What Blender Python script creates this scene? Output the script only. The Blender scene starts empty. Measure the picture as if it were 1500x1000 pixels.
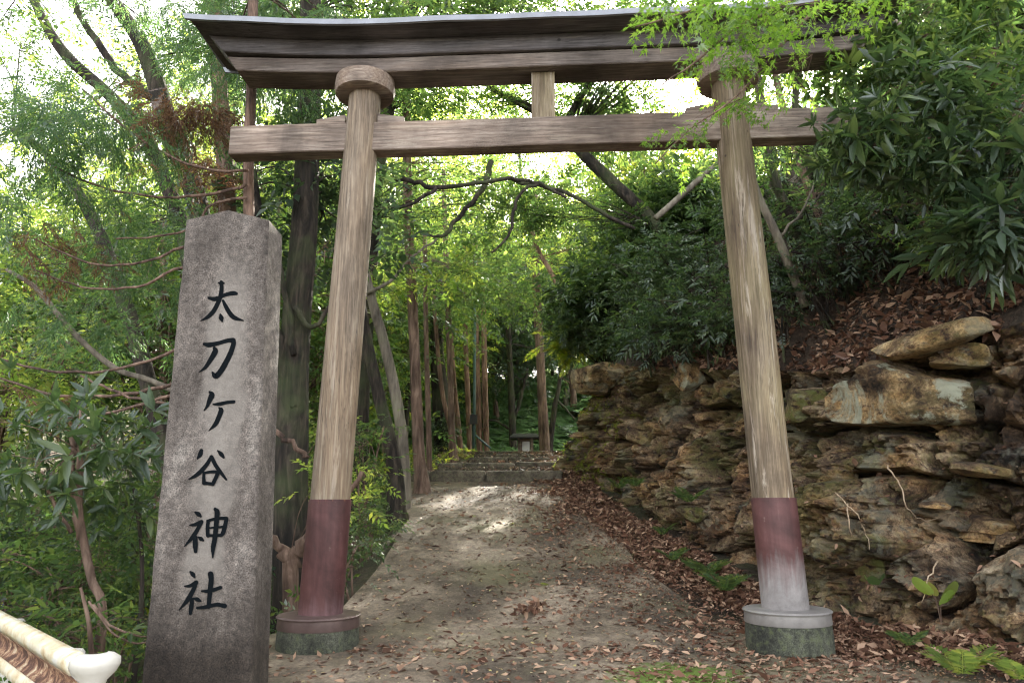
import bpy, math, random
import numpy as np
from mathutils import Vector
rng = np.random.default_rng(7)
random.seed(7)
S = bpy.context.scene
COL = S.collection

# ------------------------------------------------------------------ camera
F_PX, PITCH, ROLL = 1080.0, math.radians(12.8), 0.003
CAM = np.array([0, 0, 1.04])
_R0 = np.array([1., 0, 0]); _U0 = np.array([0, -math.sin(PITCH), math.cos(PITCH)])
_FW = np.array([0, math.cos(PITCH), math.sin(PITCH)])
_CU = _U0 * math.cos(ROLL) + _R0 * math.sin(ROLL); _CR = _R0 * math.cos(ROLL) - _U0 * math.sin(ROLL)
cd = bpy.data.cameras.new('camera'); cam = bpy.data.objects.new('camera', cd); COL.objects.link(cam)
cd.sensor_width = 36; cd.lens = 36 * F_PX / 1500; cd.clip_start = 0.05; cd.clip_end = 600
from mathutils import Matrix
cam.matrix_world = Matrix(((_CR[0], _CU[0], -_FW[0], CAM[0]), (_CR[1], _CU[1], -_FW[1], CAM[1]),
                           (_CR[2], _CU[2], -_FW[2], CAM[2]), (0, 0, 0, 1)))
S.camera = cam

def W(px, py, Y):
    d = _FW + _CR * (px - 750) / F_PX + _CU * (500 - py) / F_PX
    return CAM + d * (Y / d[1])

# ------------------------------------------------------------------ light
SUN_AZ, SUN_EL = math.radians(14.0), math.radians(31.0)      # azimuth to the right of +Y
w = bpy.data.worlds.new("World"); S.world = w; w.use_nodes = True
nt = w.node_tree; bg = nt.nodes['Background']
sky = nt.nodes.new('ShaderNodeTexSky'); sky.sky_type = 'NISHITA'; sky.sun_disc = False
sky.sun_elevation = SUN_EL; sky.sun_rotation = SUN_AZ
sky.air_density = 1.0; sky.dust_density = 3.0; sky.ozone_density = 1.0
hs = nt.nodes.new('ShaderNodeHueSaturation'); hs.inputs['Saturation'].default_value = 0.30
nt.links.new(sky.outputs[0], hs.inputs['Color']); wm = nt.nodes.new('ShaderNodeMix'); wm.data_type = 'RGBA'; wm.blend_type = 'MULTIPLY'; wm.inputs[0].default_value = 1; wm.inputs[7].default_value = (1.04, 1.0, .93, 1)
nt.links.new(hs.outputs[0], wm.inputs[6]); nt.links.new(wm.outputs[2], bg.inputs[0])
bg.inputs[1].default_value = 0.15
sd = bpy.data.lights.new('sun', 'SUN'); sd.energy = 5.0; sd.angle = math.radians(0.6); sd.color = (1, .93, .80)
so = bpy.data.objects.new('sun', sd); COL.objects.link(so)
sdir = Vector((math.sin(SUN_AZ) * math.cos(SUN_EL), math.cos(SUN_AZ) * math.cos(SUN_EL), math.sin(SUN_EL)))
so.rotation_euler = sdir.to_track_quat('Z', 'Y').to_euler(); so.location = (10, 40, 30)
S.view_settings.view_transform = 'Standard'; S.view_settings.look = 'None'
S.view_settings.exposure = 2.85; S.view_settings.gamma = 1.0
cy = S.cycles
cy.max_bounces = 8; cy.diffuse_bounces = 4; cy.glossy_bounces = 2; cy.transmission_bounces = 6; cy.transparent_max_bounces = 4
cy.sample_clamp_indirect = 6; cy.use_denoising = True; cy.denoising_prefilter = 'FAST'
cy.pixel_filter_type = 'BLACKMAN_HARRIS'; cy.filter_width = 1.15

# ------------------------------------------------------------------ noise
def _h(i, j, k, seed=0):
    n = (i.astype(np.int64) * 374761393 + j.astype(np.int64) * 668265263 + k.astype(np.int64) * 2147483647 + seed * 974711) & 0xffffffff
    n = ((n ^ (n >> 13)) * 1274126177) & 0xffffffff
    n = ((n ^ (n >> 16)) * 2246822519) & 0xffffffff
    return ((n ^ (n >> 15)) & 0xffffff) / float(0xffffff)
def vnoise(x, y, z, seed=0):
    x, y, z = np.broadcast_arrays(np.asarray(x, float), np.asarray(y, float), np.asarray(z, float))
    i, j, k = np.floor(x), np.floor(y), np.floor(z); u, v, w_ = x - i, y - j, z - k
    u, v, w_ = [t * t * (3 - 2 * t) for t in (u, v, w_)]
    r = 0
    for a in (0, 1):
        for b in (0, 1):
            for c in (0, 1):
                r = r + _h(i + a, j + b, k + c, seed) * (u if a else 1 - u) * (v if b else 1 - v) * (w_ if c else 1 - w_)
    return r * 2 - 1
def fbm(x, y, z, o=4, seed=0):
    r, a = 0, .5
    for q in range(o):
        r = r + a * vnoise(np.asarray(x) * 2 ** q, np.asarray(y) * 2 ** q, np.asarray(z) * 2 ** q, seed + q); a *= .5
    return r
def sst(a, b, x):
    t = np.clip((np.asarray(x, float) - a) / (b - a), 0, 1); return t * t * (3 - 2 * t)

# ------------------------------------------------------------------ mesh helpers
class MB:
    """collects vertices and faces of one mesh"""
    def __init__(s): s.v = []; s.f = []; s.n = 0; s.m = []
    def add(s, v, f, mat=0):
        v = np.asarray(v, float).reshape(-1, 3); f = np.asarray(f)
        if len(v) == 0: return
        s.v.append(v); s.f.append((f + s.n, mat)); s.n += len(v)
    def build(s, name, mats, parent=None, smooth=True, auto=None):
        me = bpy.data.meshes.new(name)
        if s.v:
            V = np.concatenate(s.v)
            tot, start, idx, mi = [], [], [], []
            for f, m in s.f:
                if f.ndim == 1: f = f[None, :]
                tot.append(np.full(len(f), f.shape[1])); idx.append(f.reshape(-1)); mi.append(np.full(len(f), m))
            tot = np.concatenate(tot); idx = np.concatenate(idx); mi = np.concatenate(mi)
            me.vertices.add(len(V)); me.vertices.foreach_set('co', V.astype(np.float32).ravel())
            me.loops.add(len(idx)); me.loops.foreach_set('vertex_index', idx.astype(np.int32))
            me.polygons.add(len(tot)); st = np.concatenate([[0], np.cumsum(tot)[:-1]])
            me.polygons.foreach_set('loop_start', st.astype(np.int32))
            me.polygons.foreach_set('material_index', mi.astype(np.int32))
            me.polygons.foreach_set('use_smooth', np.full(len(tot), bool(smooth)))
            me.update(calc_edges=True); me.validate()
        for m in (mats if isinstance(mats, (list, tuple)) else [mats]): me.materials.append(m)
        if auto is not None:
            try: me.set_sharp_from_angle(angle=math.radians(auto))
            except Exception: pass
        o = bpy.data.objects.new(name, me); COL.objects.link(o)
        if parent is not None: o.parent = parent
        return o

def tag(o, label=None, cat=None, group=None, kind=None):
    if label: o['label'] = label
    if cat: o['category'] = cat
    if group: o['group'] = group
    if kind: o['kind'] = kind
    return o
def thing(name, label, cat, loc=(0, 0, 0), rz=0, group=None):
    o = bpy.data.objects.new(name, None); COL.objects.link(o)
    o.empty_display_size = .2
    o.location = loc; o.rotation_euler = (0, 0, rz)
    return tag(o, label, cat, group)
def copy_tree(o, parent=None):
    c = o.copy(); COL.objects.link(c); c.parent = parent
    for ch in o.children: copy_tree(ch, c)
    return c

def box(x0, x1, y0, y1, z0, z1):
    v = [(x, y, z) for z in (z0, z1) for y in (y0, y1) for x in (x0, x1)]
    f = [(0, 2, 3, 1), (4, 5, 7, 6), (0, 1, 5, 4), (2, 6, 7, 3), (0, 4, 6, 2), (1, 3, 7, 5)]
    return np.array(v), np.array(f)
def smooth_path(P, n=6):
    P = np.asarray(P, float)
    if len(P) < 3: return P
    Q = np.vstack([2 * P[0] - P[1], P, 2 * P[-1] - P[-2]]); out = []
    for i in range(1, len(Q) - 2):
        for t in np.arange(n) / n:
            a, b, c, d = Q[i - 1], Q[i], Q[i + 1], Q[i + 2]
            out.append(.5 * (2 * b + (c - a) * t + (2 * a - 5 * b + 4 * c - d) * t * t + (3 * b - a - 3 * c + d) * t ** 3))
    out.append(P[-1]); return np.array(out)
def tube(P, R, n=8, cap=True, wob=0, seed=0, flut=0):
    """P Nx3 path, R radii (scalar or N)"""
    P = np.asarray(P, float); N = len(P); R = np.broadcast_to(np.asarray(R, float), (N,))
    T = np.gradient(P, axis=0); T /= np.linalg.norm(T, axis=1)[:, None] + 1e-9
    up = np.array([0, 0, 1.]) if abs(T[0][2]) < .9 else np.array([1., 0, 0])
    A = np.cross(T[0], up); A /= np.linalg.norm(A); a = np.arange(n) / n * 2 * math.pi; V = []
    for i in range(N):
        A = A - T[i] * (A @ T[i]); A /= np.linalg.norm(A) + 1e-9; B = np.cross(T[i], A)
        r = np.full(n, R[i])
        if wob: r = r * (1 + wob * vnoise(np.cos(a) * 1.7 + seed, np.sin(a) * 1.7, i * .35 + seed, seed))
        if flut: r = r * (1 + flut * np.sin(a * 5 + seed) * (R[i] / R.max()) ** 3)
        V.append(P[i] + np.outer(np.cos(a) * r, A) + np.outer(np.sin(a) * r, B))
    V = np.concatenate(V)
    i = np.arange(N - 1)[:, None] * n; j = np.arange(n)[None, :]; j2 = (j + 1) % n
    Fq = np.stack([i + j, i + j2, i + n + j2, i + n + j], -1).reshape(-1, 4)
    return V, Fq
def cap_fan(P, n, base, flip=False):
    idx = list(range(base, base + n)); return np.array([idx[::-1] if flip else idx])
def add_tube(mb, P, R, n=8, cap=True, mat=0, **k):
    V, Fq = tube(P, R, n, **k); b = mb.n
    mb.add(V, Fq, mat)
    if cap:
        N = len(V) // n
        mb.f.append((np.array([list(range(b + n - 1, b - 1, -1))]), mat))
        mb.f.append((np.array([list(range(b + (N - 1) * n, b + N * n))]), mat))
def rot_from(axis_dir, roll):
    """rotation matrices (N,3,3) whose X column is axis_dir, rolled"""
    X = axis_dir / (np.linalg.norm(axis_dir, axis=1)[:, None] + 1e-9)
    up = np.tile([0, 0, 1.], (len(X), 1)); up[np.abs(X[:, 2]) > .95] = [0, 1, 0]
    Y = np.cross(up, X); Y /= np.linalg.norm(Y, axis=1)[:, None]; Z = np.cross(X, Y)
    c, s = np.cos(roll)[:, None], np.sin(roll)[:, None]
    return np.stack([X, Y * c + Z * s, -Y * s + Z * c], 2)
def place(mb, tmpl, pos, M, scale, mat=0):
    """instances of a template (verts, faces) at pos with matrices M"""
    tv, tf = tmpl; N = len(pos)
    if N == 0: return
    V = np.einsum('nij,kj->nki', M, tv) * np.asarray(scale).reshape(-1, 1, 1) + pos[:, None, :]
    tf = np.asarray(tf); Fq = (tf[None] + (np.arange(N) * len(tv))[:, None, None]).reshape(-1, tf.shape[1])
    mb.add(V.reshape(-1, 3), Fq, mat)

# leaf templates: along +X, length 1
def leaf_t(wd=.35, droop=.12, fold=.06):
    v = [(0, 0, 0), (.38, -wd / 2, fold), (.75, -wd * .36, fold * .5 - droop * .5), (1, 0, -droop), (.75, wd * .36, fold * .5 - droop * .5), (.38, wd / 2, fold), (.4, 0, 0), (.75, 0, -droop * .55)]
    f = [(0, 1, 6, 6), (1, 2, 7, 6), (2, 3, 7, 7), (0, 6, 5, 5), (6, 7, 4, 5), (7, 3, 4, 4)]
    return np.array(v), f
def quads_only(f):
    return f
def leaf_simple(wd=.4, droop=.1):
    v = np.array([(0, 0, 0), (.45, -wd / 2, .04), (1, 0, -droop), (.45, wd / 2, .04)]); return v, np.array([(0, 1, 2, 3)])
def leaf6(wd=.35, droop=.15):
    v = np.array([(0, 0, 0), (.3, -wd / 2, .03), (.7, -wd * .38, -droop * .4), (1, 0, -droop), (.7, wd * .38, -droop * .4), (.3, wd / 2, .03), (.3, 0, -.02), (.7, 0, -droop * .4 - .04)])
    f = np.array([(0, 1, 2, 6), (6, 2, 3, 7), (0, 6, 4, 5), (6, 7, 3, 4)]); return v, f
def compose(items, leaf):
    """items: list of (pos, dir, roll, scale) -> template"""
    mb = MB()
    pos = np.array([i[0] for i in items], float); D = np.array([i[1] for i in items], float)
    M = rot_from(D, np.array([i[2] for i in items], float)); place(mb, leaf, pos, M, np.array([i[3] for i in items], float))
    return np.concatenate(mb.v), np.concatenate([f for f, m in mb.f])
def sprig_t(n=8, leaf=None, size=.42, spread=55, seed=0, tip=True):
    r = random.Random(seed); it = []
    for k in range(n):
        s = (k + .6) / n; side = 1 if k % 2 else -1
        a = math.radians(spread + r.uniform(-14, 14)) * side
        it.append(((s * .95, 0, -.12 * s * s), (math.cos(a), math.sin(a), r.uniform(-.35, .25)), r.uniform(-.5, .5), size * r.uniform(.75, 1.15)))
    if tip: it.append(((.95, 0, -.12), (1, r.uniform(-.2, .2), -.3), 0, size))
    return compose(it, leaf or leaf_simple())
def whorl_t(n=7, leaf=None, seed=0, up=.25):
    r = random.Random(seed); it = []
    for k in range(n):
        a = k / n * 2 * math.pi + r.uniform(-.3, .3)
        it.append(((.9, 0, 0), (.35 + r.uniform(0, .5), math.cos(a), math.sin(a)), r.uniform(-.5, .5), .85 * r.uniform(.7, 1.1)))
    return compose(it, leaf or leaf6(.28))
def frond_t(n=11, w0=.34, droop=.25, leafw=.26, seed=0, taper_base=True):
    r = random.Random(seed); it = []
    for k in range(n):
        s = (k + .5) / n
        L = w0 * (math.sin(math.pi * (s * .82 + .16)) if taper_base else (1 - s) ** .7 + .12)
        for side in (-1, 1):
            a = math.radians(66 - 18 * s + r.uniform(-5, 5)) * side
            it.append(((s, 0, -droop * s * s), (math.cos(a), math.sin(a), -.15 + r.uniform(-.1, .1)), 0, L))
    it.append(((.97, 0, -droop), (1, 0, -.3), 0, .1))
    v, f = compose(it, leaf_simple(leafw, .05))
    sp = np.array([(0, -.006, 0), (0, .006, 0)] + [(t, sgn * .005, -droop * t * t) for t in (.25, .5, .75, 1) for sgn in (-1, 1)])
    sf = np.array([(i * 2, i * 2 + 2, i * 2 + 3, i * 2 + 1) for i in range(4)])
    return np.vstack([v, sp]), np.vstack([f, sf + len(v)])
def needle_t(seed=0):
    """drooping cedar spray: a few hanging strings of short needles"""
    r = random.Random(seed); it = []
    for k in range(9):
        s = k / 9; side = 1 if k % 2 else -1; a = math.radians(r.uniform(20, 60)) * side
        d = (math.cos(a), math.sin(a), r.uniform(-.9, .0))
        p = np.array((s * .8, 0, -.25 * s * s)); L = r.uniform(.3, .5)
        dn = np.array(d) / np.linalg.norm(d)
        for q in range(4):
            p2 = p + dn * L * q / 4
            for sg in (-1, 1):
                b = a + sg * math.radians(28)
                it.append((p2, (math.cos(b), math.sin(b), d[2] + r.uniform(-.3, .2)), r.uniform(-1, 1), .16))
    return compose(it, leaf_simple(.22, .05))
LS = leaf_simple()
SPRIG = [sprig_t(8, LS, .40, 55, s) for s in range(3)]
SPRIG_FINE = [sprig_t(11, leaf_simple(.36, .08), .27, 58, s) for s in range(3)]
SPRIG_LONG = [sprig_t(7, leaf6(.26, .18), .55, 42, s) for s in range(3)]
WHORL = [whorl_t(7, leaf6(.27, .2), s) for s in range(3)]
WHORL_BIG = [whorl_t(8, leaf6(.38, .25), s) for s in range(2)]
CEDAR = [needle_t(s) for s in range(3)]
FROND = [frond_t(13, .34, .3, .3, s) for s in range(2)]
BAMBOO = [whorl_t(5, leaf6(.15, .3), s + 5) for s in range(2)]
_lob = []
for k, a in enumerate((-100, -78, -50, -30, 0, 30, 50, 78, 100)):
    L = (.42, .18, .75, .3, 1.0, .3, .75, .18, .42)[k]; _lob.append((.12 + L * math.cos(math.radians(a * .8)) * .88, L * math.sin(math.radians(a * .8)) * .8, -.12 * L * L))
def maple_fan():
    v = np.array([(0, 0, 0)] + _lob); f = np.array([(0, i, i + 1, i + 2) for i in (1, 3, 5, 7)]); return v, f
MAPLE = [sprig_t(7, maple_fan(), .30, 50, s) for s in range(3)]

# ------------------------------------------------------------------ materials
def mat(name):
    m = bpy.data.materials.new(name); m.use_nodes = True; nt = m.node_tree; return m, nt, nt.nodes, nt.links, nt.nodes['Principled BSDF']
def ramp(N, L, src, stops, mode='LINEAR'):
    r = N.new('ShaderNodeValToRGB'); r.color_ramp.interpolation = mode
    e = r.color_ramp.elements
    while len(e) < len(stops): e.new(.5)
    for i, (p, c) in enumerate(stops):
        e[i].position = p; e[i].color = (*c, 1) if len(c) == 3 else c
    L.new(src, r.inputs[0]); return r
def noise(N, L, sc, det=4, vec=None, rough=.6, dist=0):
    n = N.new('ShaderNodeTexNoise'); n.inputs['Scale'].default_value = sc; n.inputs['Detail'].default_value = det
    n.inputs['Roughness'].default_value = rough; n.inputs['Distortion'].default_value = dist
    if vec is not None: L.new(vec, n.inputs['Vector'])
    return n
def coords(N, L, scale=(1, 1, 1), kind='Object'):
    t = N.new('ShaderNodeTexCoord'); m = N.new('ShaderNodeMapping'); m.inputs['Scale'].default_value = scale
    L.new(t.outputs[kind], m.inputs[0]); return m.outputs[0]
def mixc(N, L, fac, a, b, mode='MIX'):
    m = N.new('ShaderNodeMix'); m.data_type = 'RGBA'; m.blend_type = mode
    for s, x in ((m.inputs[6], a), (m.inputs[7], b)):
        if isinstance(x, tuple): s.default_value = (*x, 1)
        else: L.new(x, s)
    if isinstance(fac, (int, float)): m.inputs[0].default_value = fac
    else: L.new(fac, m.inputs[0])
    return m.outputs[2]
def con(N, L, src, lo=.34, hi=.66, a=.12, b_=.88):
    return ramp(N, L, src, [(lo, (a,) * 3), (hi, (b_,) * 3)]).outputs[0]
def bump(N, L, h, st, dist, b, prev=None):
    n = N.new('ShaderNodeBump'); n.inputs['Strength'].default_value = st; n.inputs['Distance'].default_value = dist
    L.new(h, n.inputs['Height'])
    if prev is not None: L.new(prev.outputs[0], n.inputs['Normal'])
    if b is not None: L.new(n.outputs[0], b.inputs['Normal'])
    return n
def leafmat(name, c1, c2, c3, trans=.5, gloss=.35, rough=.4, tcol=None):
    """thin leaf: diffuse + translucent, colour varies from leaf to leaf"""
    m, nt, N, L, b = mat(name)
    N.remove(b); out = [n for n in N if n.type == 'OUTPUT_MATERIAL'][0]
    g = N.new('ShaderNodeNewGeometry')
    r = ramp(N, L, g.outputs['Random Per Island'], [(0, c1), (.55, c2), (1, c3)])
    d = N.new('ShaderNodeBsdfDiffuse'); t = N.new('ShaderNodeBsdfTranslucent'); gl = N.new('ShaderNodeBsdfGlossy')
    L.new(r.outputs[0], d.inputs[0])
    tc = mixc(N, L, 1.0, r.outputs[0], tcol or (2.9, 3.0, 2.0), 'MULTIPLY'); L.new(tc, t.inputs[0])
    gl.inputs['Roughness'].default_value = rough; gl.inputs[0].default_value = (.9, .95, 1, 1)
    m1 = N.new('ShaderNodeMixShader'); m1.inputs[0].default_value = trans; L.new(d.outputs[0], m1.inputs[1]); L.new(t.outputs[0], m1.inputs[2])
    fr = N.new('ShaderNodeFresnel'); fr.inputs[0].default_value = 1.4
    mu = N.new('ShaderNodeMath'); mu.operation = 'MULTIPLY'; mu.inputs[1].default_value = gloss; L.new(fr.outputs[0], mu.inputs[0])
    m2 = N.new('ShaderNodeMixShader'); mn = N.new('ShaderNodeMath'); mn.operation = 'MINIMUM'; mn.inputs[1].default_value = .11; L.new(mu.outputs[0], mn.inputs[0]); L.new(mn.outputs[0], m2.inputs[0]); L.new(m1.outputs[0], m2.inputs[1]); L.new(gl.outputs[0], m2.inputs[2])
    L.new(m2.outputs[0], out.inputs[0]); return m
LF = dict(
    mid=leafmat('leaf_mid', (.038, .07, .026), (.062, .105, .036), (.12, .155, .045)),
    dark=leafmat('leaf_dark', (.022, .042, .022), (.036, .065, .030), (.075, .105, .042), .35, 1.2, .38),
    bright=leafmat('leaf_bright', (.09, .145, .035), (.15, .20, .05), (.26, .27, .07), .65, .3),
    yellow=leafmat('leaf_yellowish', (.12, .17, .03), (.20, .245, .04), (.34, .31, .06), .65, .3),
    cedar=leafmat('leaf_cedar', (.045, .085, .04), (.065, .12, .055), (.11, .15, .06), .5, .3),
    rust=leafmat('leaf_cedar_dry', (.11, .065, .045), (.16, .095, .06), (.20, .14, .07), .4, .1, .6, (1.6, 1.3, 1.0)),
    fern=leafmat('leaf_fern', (.07, .12, .065), (.10, .16, .09), (.16, .22, .13), .45, .5, .45, (2.6, 2.8, 2.0)),
    maple=leafmat('leaf_maple', (.075, .14, .022), (.11, .19, .03), (.17, .245, .045), .6, .3, .4),
    gloss=leafmat('leaf_glossy', (.03, .055, .024), (.05, .085, .034), (.10, .135, .05), .4, 1.6, .36),
    litter=leafmat('leaf_litter', (.07, .034, .022), (.20, .105, .07), (.50, .34, .24), .12, .25, .5, (1.2, 1.0, .8)),
    pale=leafmat('leaf_litter_pale', (.36, .26, .14), (.42, .36, .16), (.50, .42, .28), .1, .2, .5, (1.2, 1, .8)),
)
def barkmat(name, c1, c2, c3, sc=14, strg=.7, moss=0):
    m, nt, N, L, b = mat(name)
    v = coords(N, L, (1, 1, .16)); n = noise(N, L, sc, 6, v, .65, .6)
    n2 = noise(N, L, 1.3, 3, coords(N, L)); r = ramp(N, L, n.outputs[0], [(.36, c1), (.5, c2), (.64, c3)])
    c = mixc(N, L, .5, r.outputs[0], con(N, L, n2.outputs[0]), 'OVERLAY')
    if moss:
        mr = ramp(N, L, n2.outputs[0], [(.48, (0, 0, 0)), (.62, (1, 1, 1))]); mm = N.new('ShaderNodeMath'); mm.operation = 'MULTIPLY'; mm.inputs[1].default_value = moss
        L.new(mr.outputs[0], mm.inputs[0]); c = mixc(N, L, mm.outputs[0], c, (.06, .085, .03))
    L.new(c, b.inputs['Base Color']); b.inputs['Roughness'].default_value = .9
    bump(N, L, n.outputs[0], strg, .03, b); return m
BK = dict(
    cedar=barkmat('bark_cedar', (.045, .028, .022), (.12, .075, .056), (.23, .15, .115), 16),
    dark=barkmat('bark_dark', (.010, .008, .007), (.032, .024, .019), (.085, .065, .052), 13, 1.0, .55),
    grey=barkmat('bark_grey', (.09, .075, .06), (.19, .16, .13), (.30, .26, .21), 10, .5, .4),
    red=barkmat('bark_reddish', (.10, .055, .038), (.22, .13, .095), (.34, .22, .165), 14),
    brown=barkmat('bark_brown', (.07, .042, .03), (.15, .095, .07), (.25, .17, .13), 13, .6),
    root=barkmat('root_pale', (.16, .11, .07), (.30, .22, .15), (.42, .33, .24), 20, .4))

# torii timber
def timber(name, grain, c1, c2, c3, stain=(.28, .31, .12), st=.0, peel=0):
    m, nt, N, L, b = mat(name)
    v = coords(N, L, grain); n = noise(N, L, 9, 8, v, .7, .3); n2 = noise(N, L, 1.6, 5, coords(N, L, (1, 1, .6)), .6, .3)
    r = ramp(N, L, n.outputs[0], [(.34, c1), (.5, c2), (.66, c3)])
    c = mixc(N, L, .6, r.outputs[0], con(N, L, n2.outputs[0]), 'OVERLAY')
    if st:
        mr = ramp(N, L, n2.outputs[0], [(.40, (0, 0, 0)), (.62, (st, st, st))]); c = mixc(N, L, mr.outputs[0], c, stain)
    if peel:
        n3 = noise(N, L, 5, 6, coords(N, L, [g * .5 + .1 for g in grain]), .7, .5); pr = ramp(N, L, n3.outputs[0], [(.56, (0, 0, 0)), (.64, (peel,) * 3)])
        c = mixc(N, L, pr.outputs[0], c, (.46, .40, .34))
    ck = noise(N, L, 7, 3, coords(N, L, [g * (1.6 if g > 1 else .45) for g in grain]), .5, .2); cm = ramp(N, L, ck.outputs[0], [(.485, (1, 1, 1)), (.498, (.22,) * 3), (.506, (.22,) * 3), (.519, (1, 1, 1))])
    c1m = ramp(N, L, noise(N, L, 2.2, 2, coords(N, L, (1, 1, .5))).outputs[0], [(.46, (0, 0, 0)), (.56, (.8,) * 3)]); c = mixc(N, L, c1m.outputs[0], c, mixc(N, L, 1.0, c, cm.outputs[0], 'MULTIPLY'))
    st2 = ramp(N, L, noise(N, L, 1.1, 5, coords(N, L, [min(g, 1.5) for g in grain]), .65, .4).outputs[0], [(.38, (.55, .50, .46)), (.52, (1, 1, 1)), (.66, (1.12, 1.04, .94))]); c = mixc(N, L, 1.0, c, st2.outputs[0], 'MULTIPLY')
    # knots
    vo = N.new('ShaderNodeTexVoronoi'); vo.inputs['Scale'].default_value = 3.2; L.new(coords(N, L), vo.inputs['Vector'])
    kr = ramp(N, L, vo.outputs['Distance'], [(.035, (.25,) * 3), (.06, (1, 1, 1))]); c = mixc(N, L, 1.0, c, kr.outputs[0], 'MULTIPLY')
    L.new(c, b.inputs['Base Color']); b.inputs['Roughness'].default_value = .75
    bump(N, L, n.outputs[0], .35, .01, b); return m
M_PIL = timber('weathered_log', (6, 6, .25), (.13, .095, .07), (.25, .19, .14), (.42, .34, .265), stain=(.15, .125, .095), st=.5, peel=.6)
M_PIL2 = timber('weathered_log_mossy', (6, 6, .25), (.125, .09, .062), (.245, .185, .128), (.42, .34, .25), stain=(.17, .155, .075), st=.55, peel=.95)
M_BEAM = timber('weathered_beam', (.3, 6, 6), (.115, .085, .068), (.22, .168, .14), (.34, .28, .24), st=0, peel=.45)
M_BEAMG = timber('grey_beam', (.3, 6, 6), (.075, .058, .052), (.14, .112, .10), (.22, .185, .17), peel=.15)
M_BEAMD = timber('dark_beam', (.3, 6, 6), (.05, .044, .047), (.095, .084, .088), (.155, .143, .15), peel=.12)
def simple(name, col, rough=.6, metal=0, sc=8, var=.35, bmp=.2):
    m, nt, N, L, b = mat(name)
    n = noise(N, L, sc, 6, coords(N, L)); c = mixc(N, L, var, col, n.outputs[0], 'OVERLAY'); L.new(c, b.inputs['Base Color'])
    b.inputs['Roughness'].default_value = rough; b.inputs['Metallic'].default_value = metal
    if bmp: bump(N, L, n.outputs[0], bmp, .01, b)
    return m
M_ROOF = simple('sheet_metal_grey', (.24, .25, .28), .42, .6, 5, .5, .1)
M_CARVE = simple('carved_paint', (.006, .008, .010), .9, 0, 30, .3, .1)
M_CARVE.node_tree.nodes['Principled BSDF'].inputs['Specular IOR Level'].default_value = .05
M_PAPER = simple('paper_white', (.75, .75, .78), .7)
M_TEAL = simple('pole_teal', (.10, .17, .17), .5)
M_BLACK = simple('dark_box', (.03, .03, .03), .5)
M_RED = None
def sleeve(name, faded):
    m, nt, N, L, b = mat(name)
    tc = N.new('ShaderNodeTexCoord'); sp = N.new('ShaderNodeSeparateXYZ'); L.new(tc.outputs['Object'], sp.inputs[0])
    n = noise(N, L, 5, 6, coords(N, L, (4, 4, .35)), .65); n2 = noise(N, L, 30, 4, coords(N, L))
    c = ramp(N, L, n.outputs[0], [(.3, (.062, .024, .024)), (.6, (.10, .042, .041)), (.8, (.15, .078, .076))]).outputs[0]
    ms = N.new('ShaderNodeMath'); ms.operation = 'MULTIPLY_ADD'; ms.inputs[1].default_value = .55; L.new(n.outputs[0], ms.inputs[0]); L.new(sp.outputs[2], ms.inputs[2])
    hi = .85 if faded else .45; lo = .55 if not faded else .70
    if faded:
        fr = ramp(N, L, ms.outputs[0], [(.70, (1, 1, 1)), (1.08, (0, 0, 0))]); c = mixc(N, L, fr.outputs[0], c, (.27, .25, .25))
    else:
        fr = ramp(N, L, ms.outputs[0], [(.46, (.8, .8, .8)), (.66, (0, 0, 0))]); c = mixc(N, L, fr.outputs[0], c, (.24, .14, .15))
    # rust runs under the upper rim
    m3 = N.new('ShaderNodeMath'); m3.operation = 'MULTIPLY_ADD'; m3.inputs[1].default_value = .6
    nn = noise(N, L, 26, 3, coords(N, L, (1, 1, .06))); L.new(nn.outputs[0], m3.inputs[0]); L.new(sp.outputs[2], m3.inputs[2])
    rr = ramp(N, L, m3.outputs[0], [(.0, (0, 0, 0)), (1, (1, 1, 1))]); mp = N.new('ShaderNodeMapRange')
    mp.inputs[1].default_value = 1.47; mp.inputs[2].default_value = 1.52; L.new(m3.outputs[0], mp.inputs[0])
    c = mixc(N, L, mp.outputs[0], c, (.42, .17, .07))
    L.new(c, b.inputs['Base Color']); bl = noise(N, L, 2.6, 8, coords(N, L), .75, .5); c = mixc(N, L, .7, c, con(N, L, bl.outputs[0], .36, .64, .22, .7), 'OVERLAY'); sp2 = ramp(N, L, n2.outputs[0], [(.68, (0, 0, 0)), (.74, (.4,) * 3)]); c = mixc(N, L, sp2.outputs[0], c, (.30, .22, .19)); L.new(c, b.inputs['Base Color']); b.inputs['Roughness'].default_value = .6; b.inputs['Specular IOR Level'].default_value = .35
    bump(N, L, n2.outputs[0], .08, .005, b); return m
M_SLEEVE = sleeve('painted_sleeve_red', False); M_SLEEVE_F = sleeve('painted_sleeve_faded', True)
M_CAPR = simple('metal_cap_brown', (.13, .088, .082), .45, .3, 9, .5); M_CAPG = simple('metal_cap_grey', (.26, .245, .24), .5, .3, 9, .5)

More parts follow.
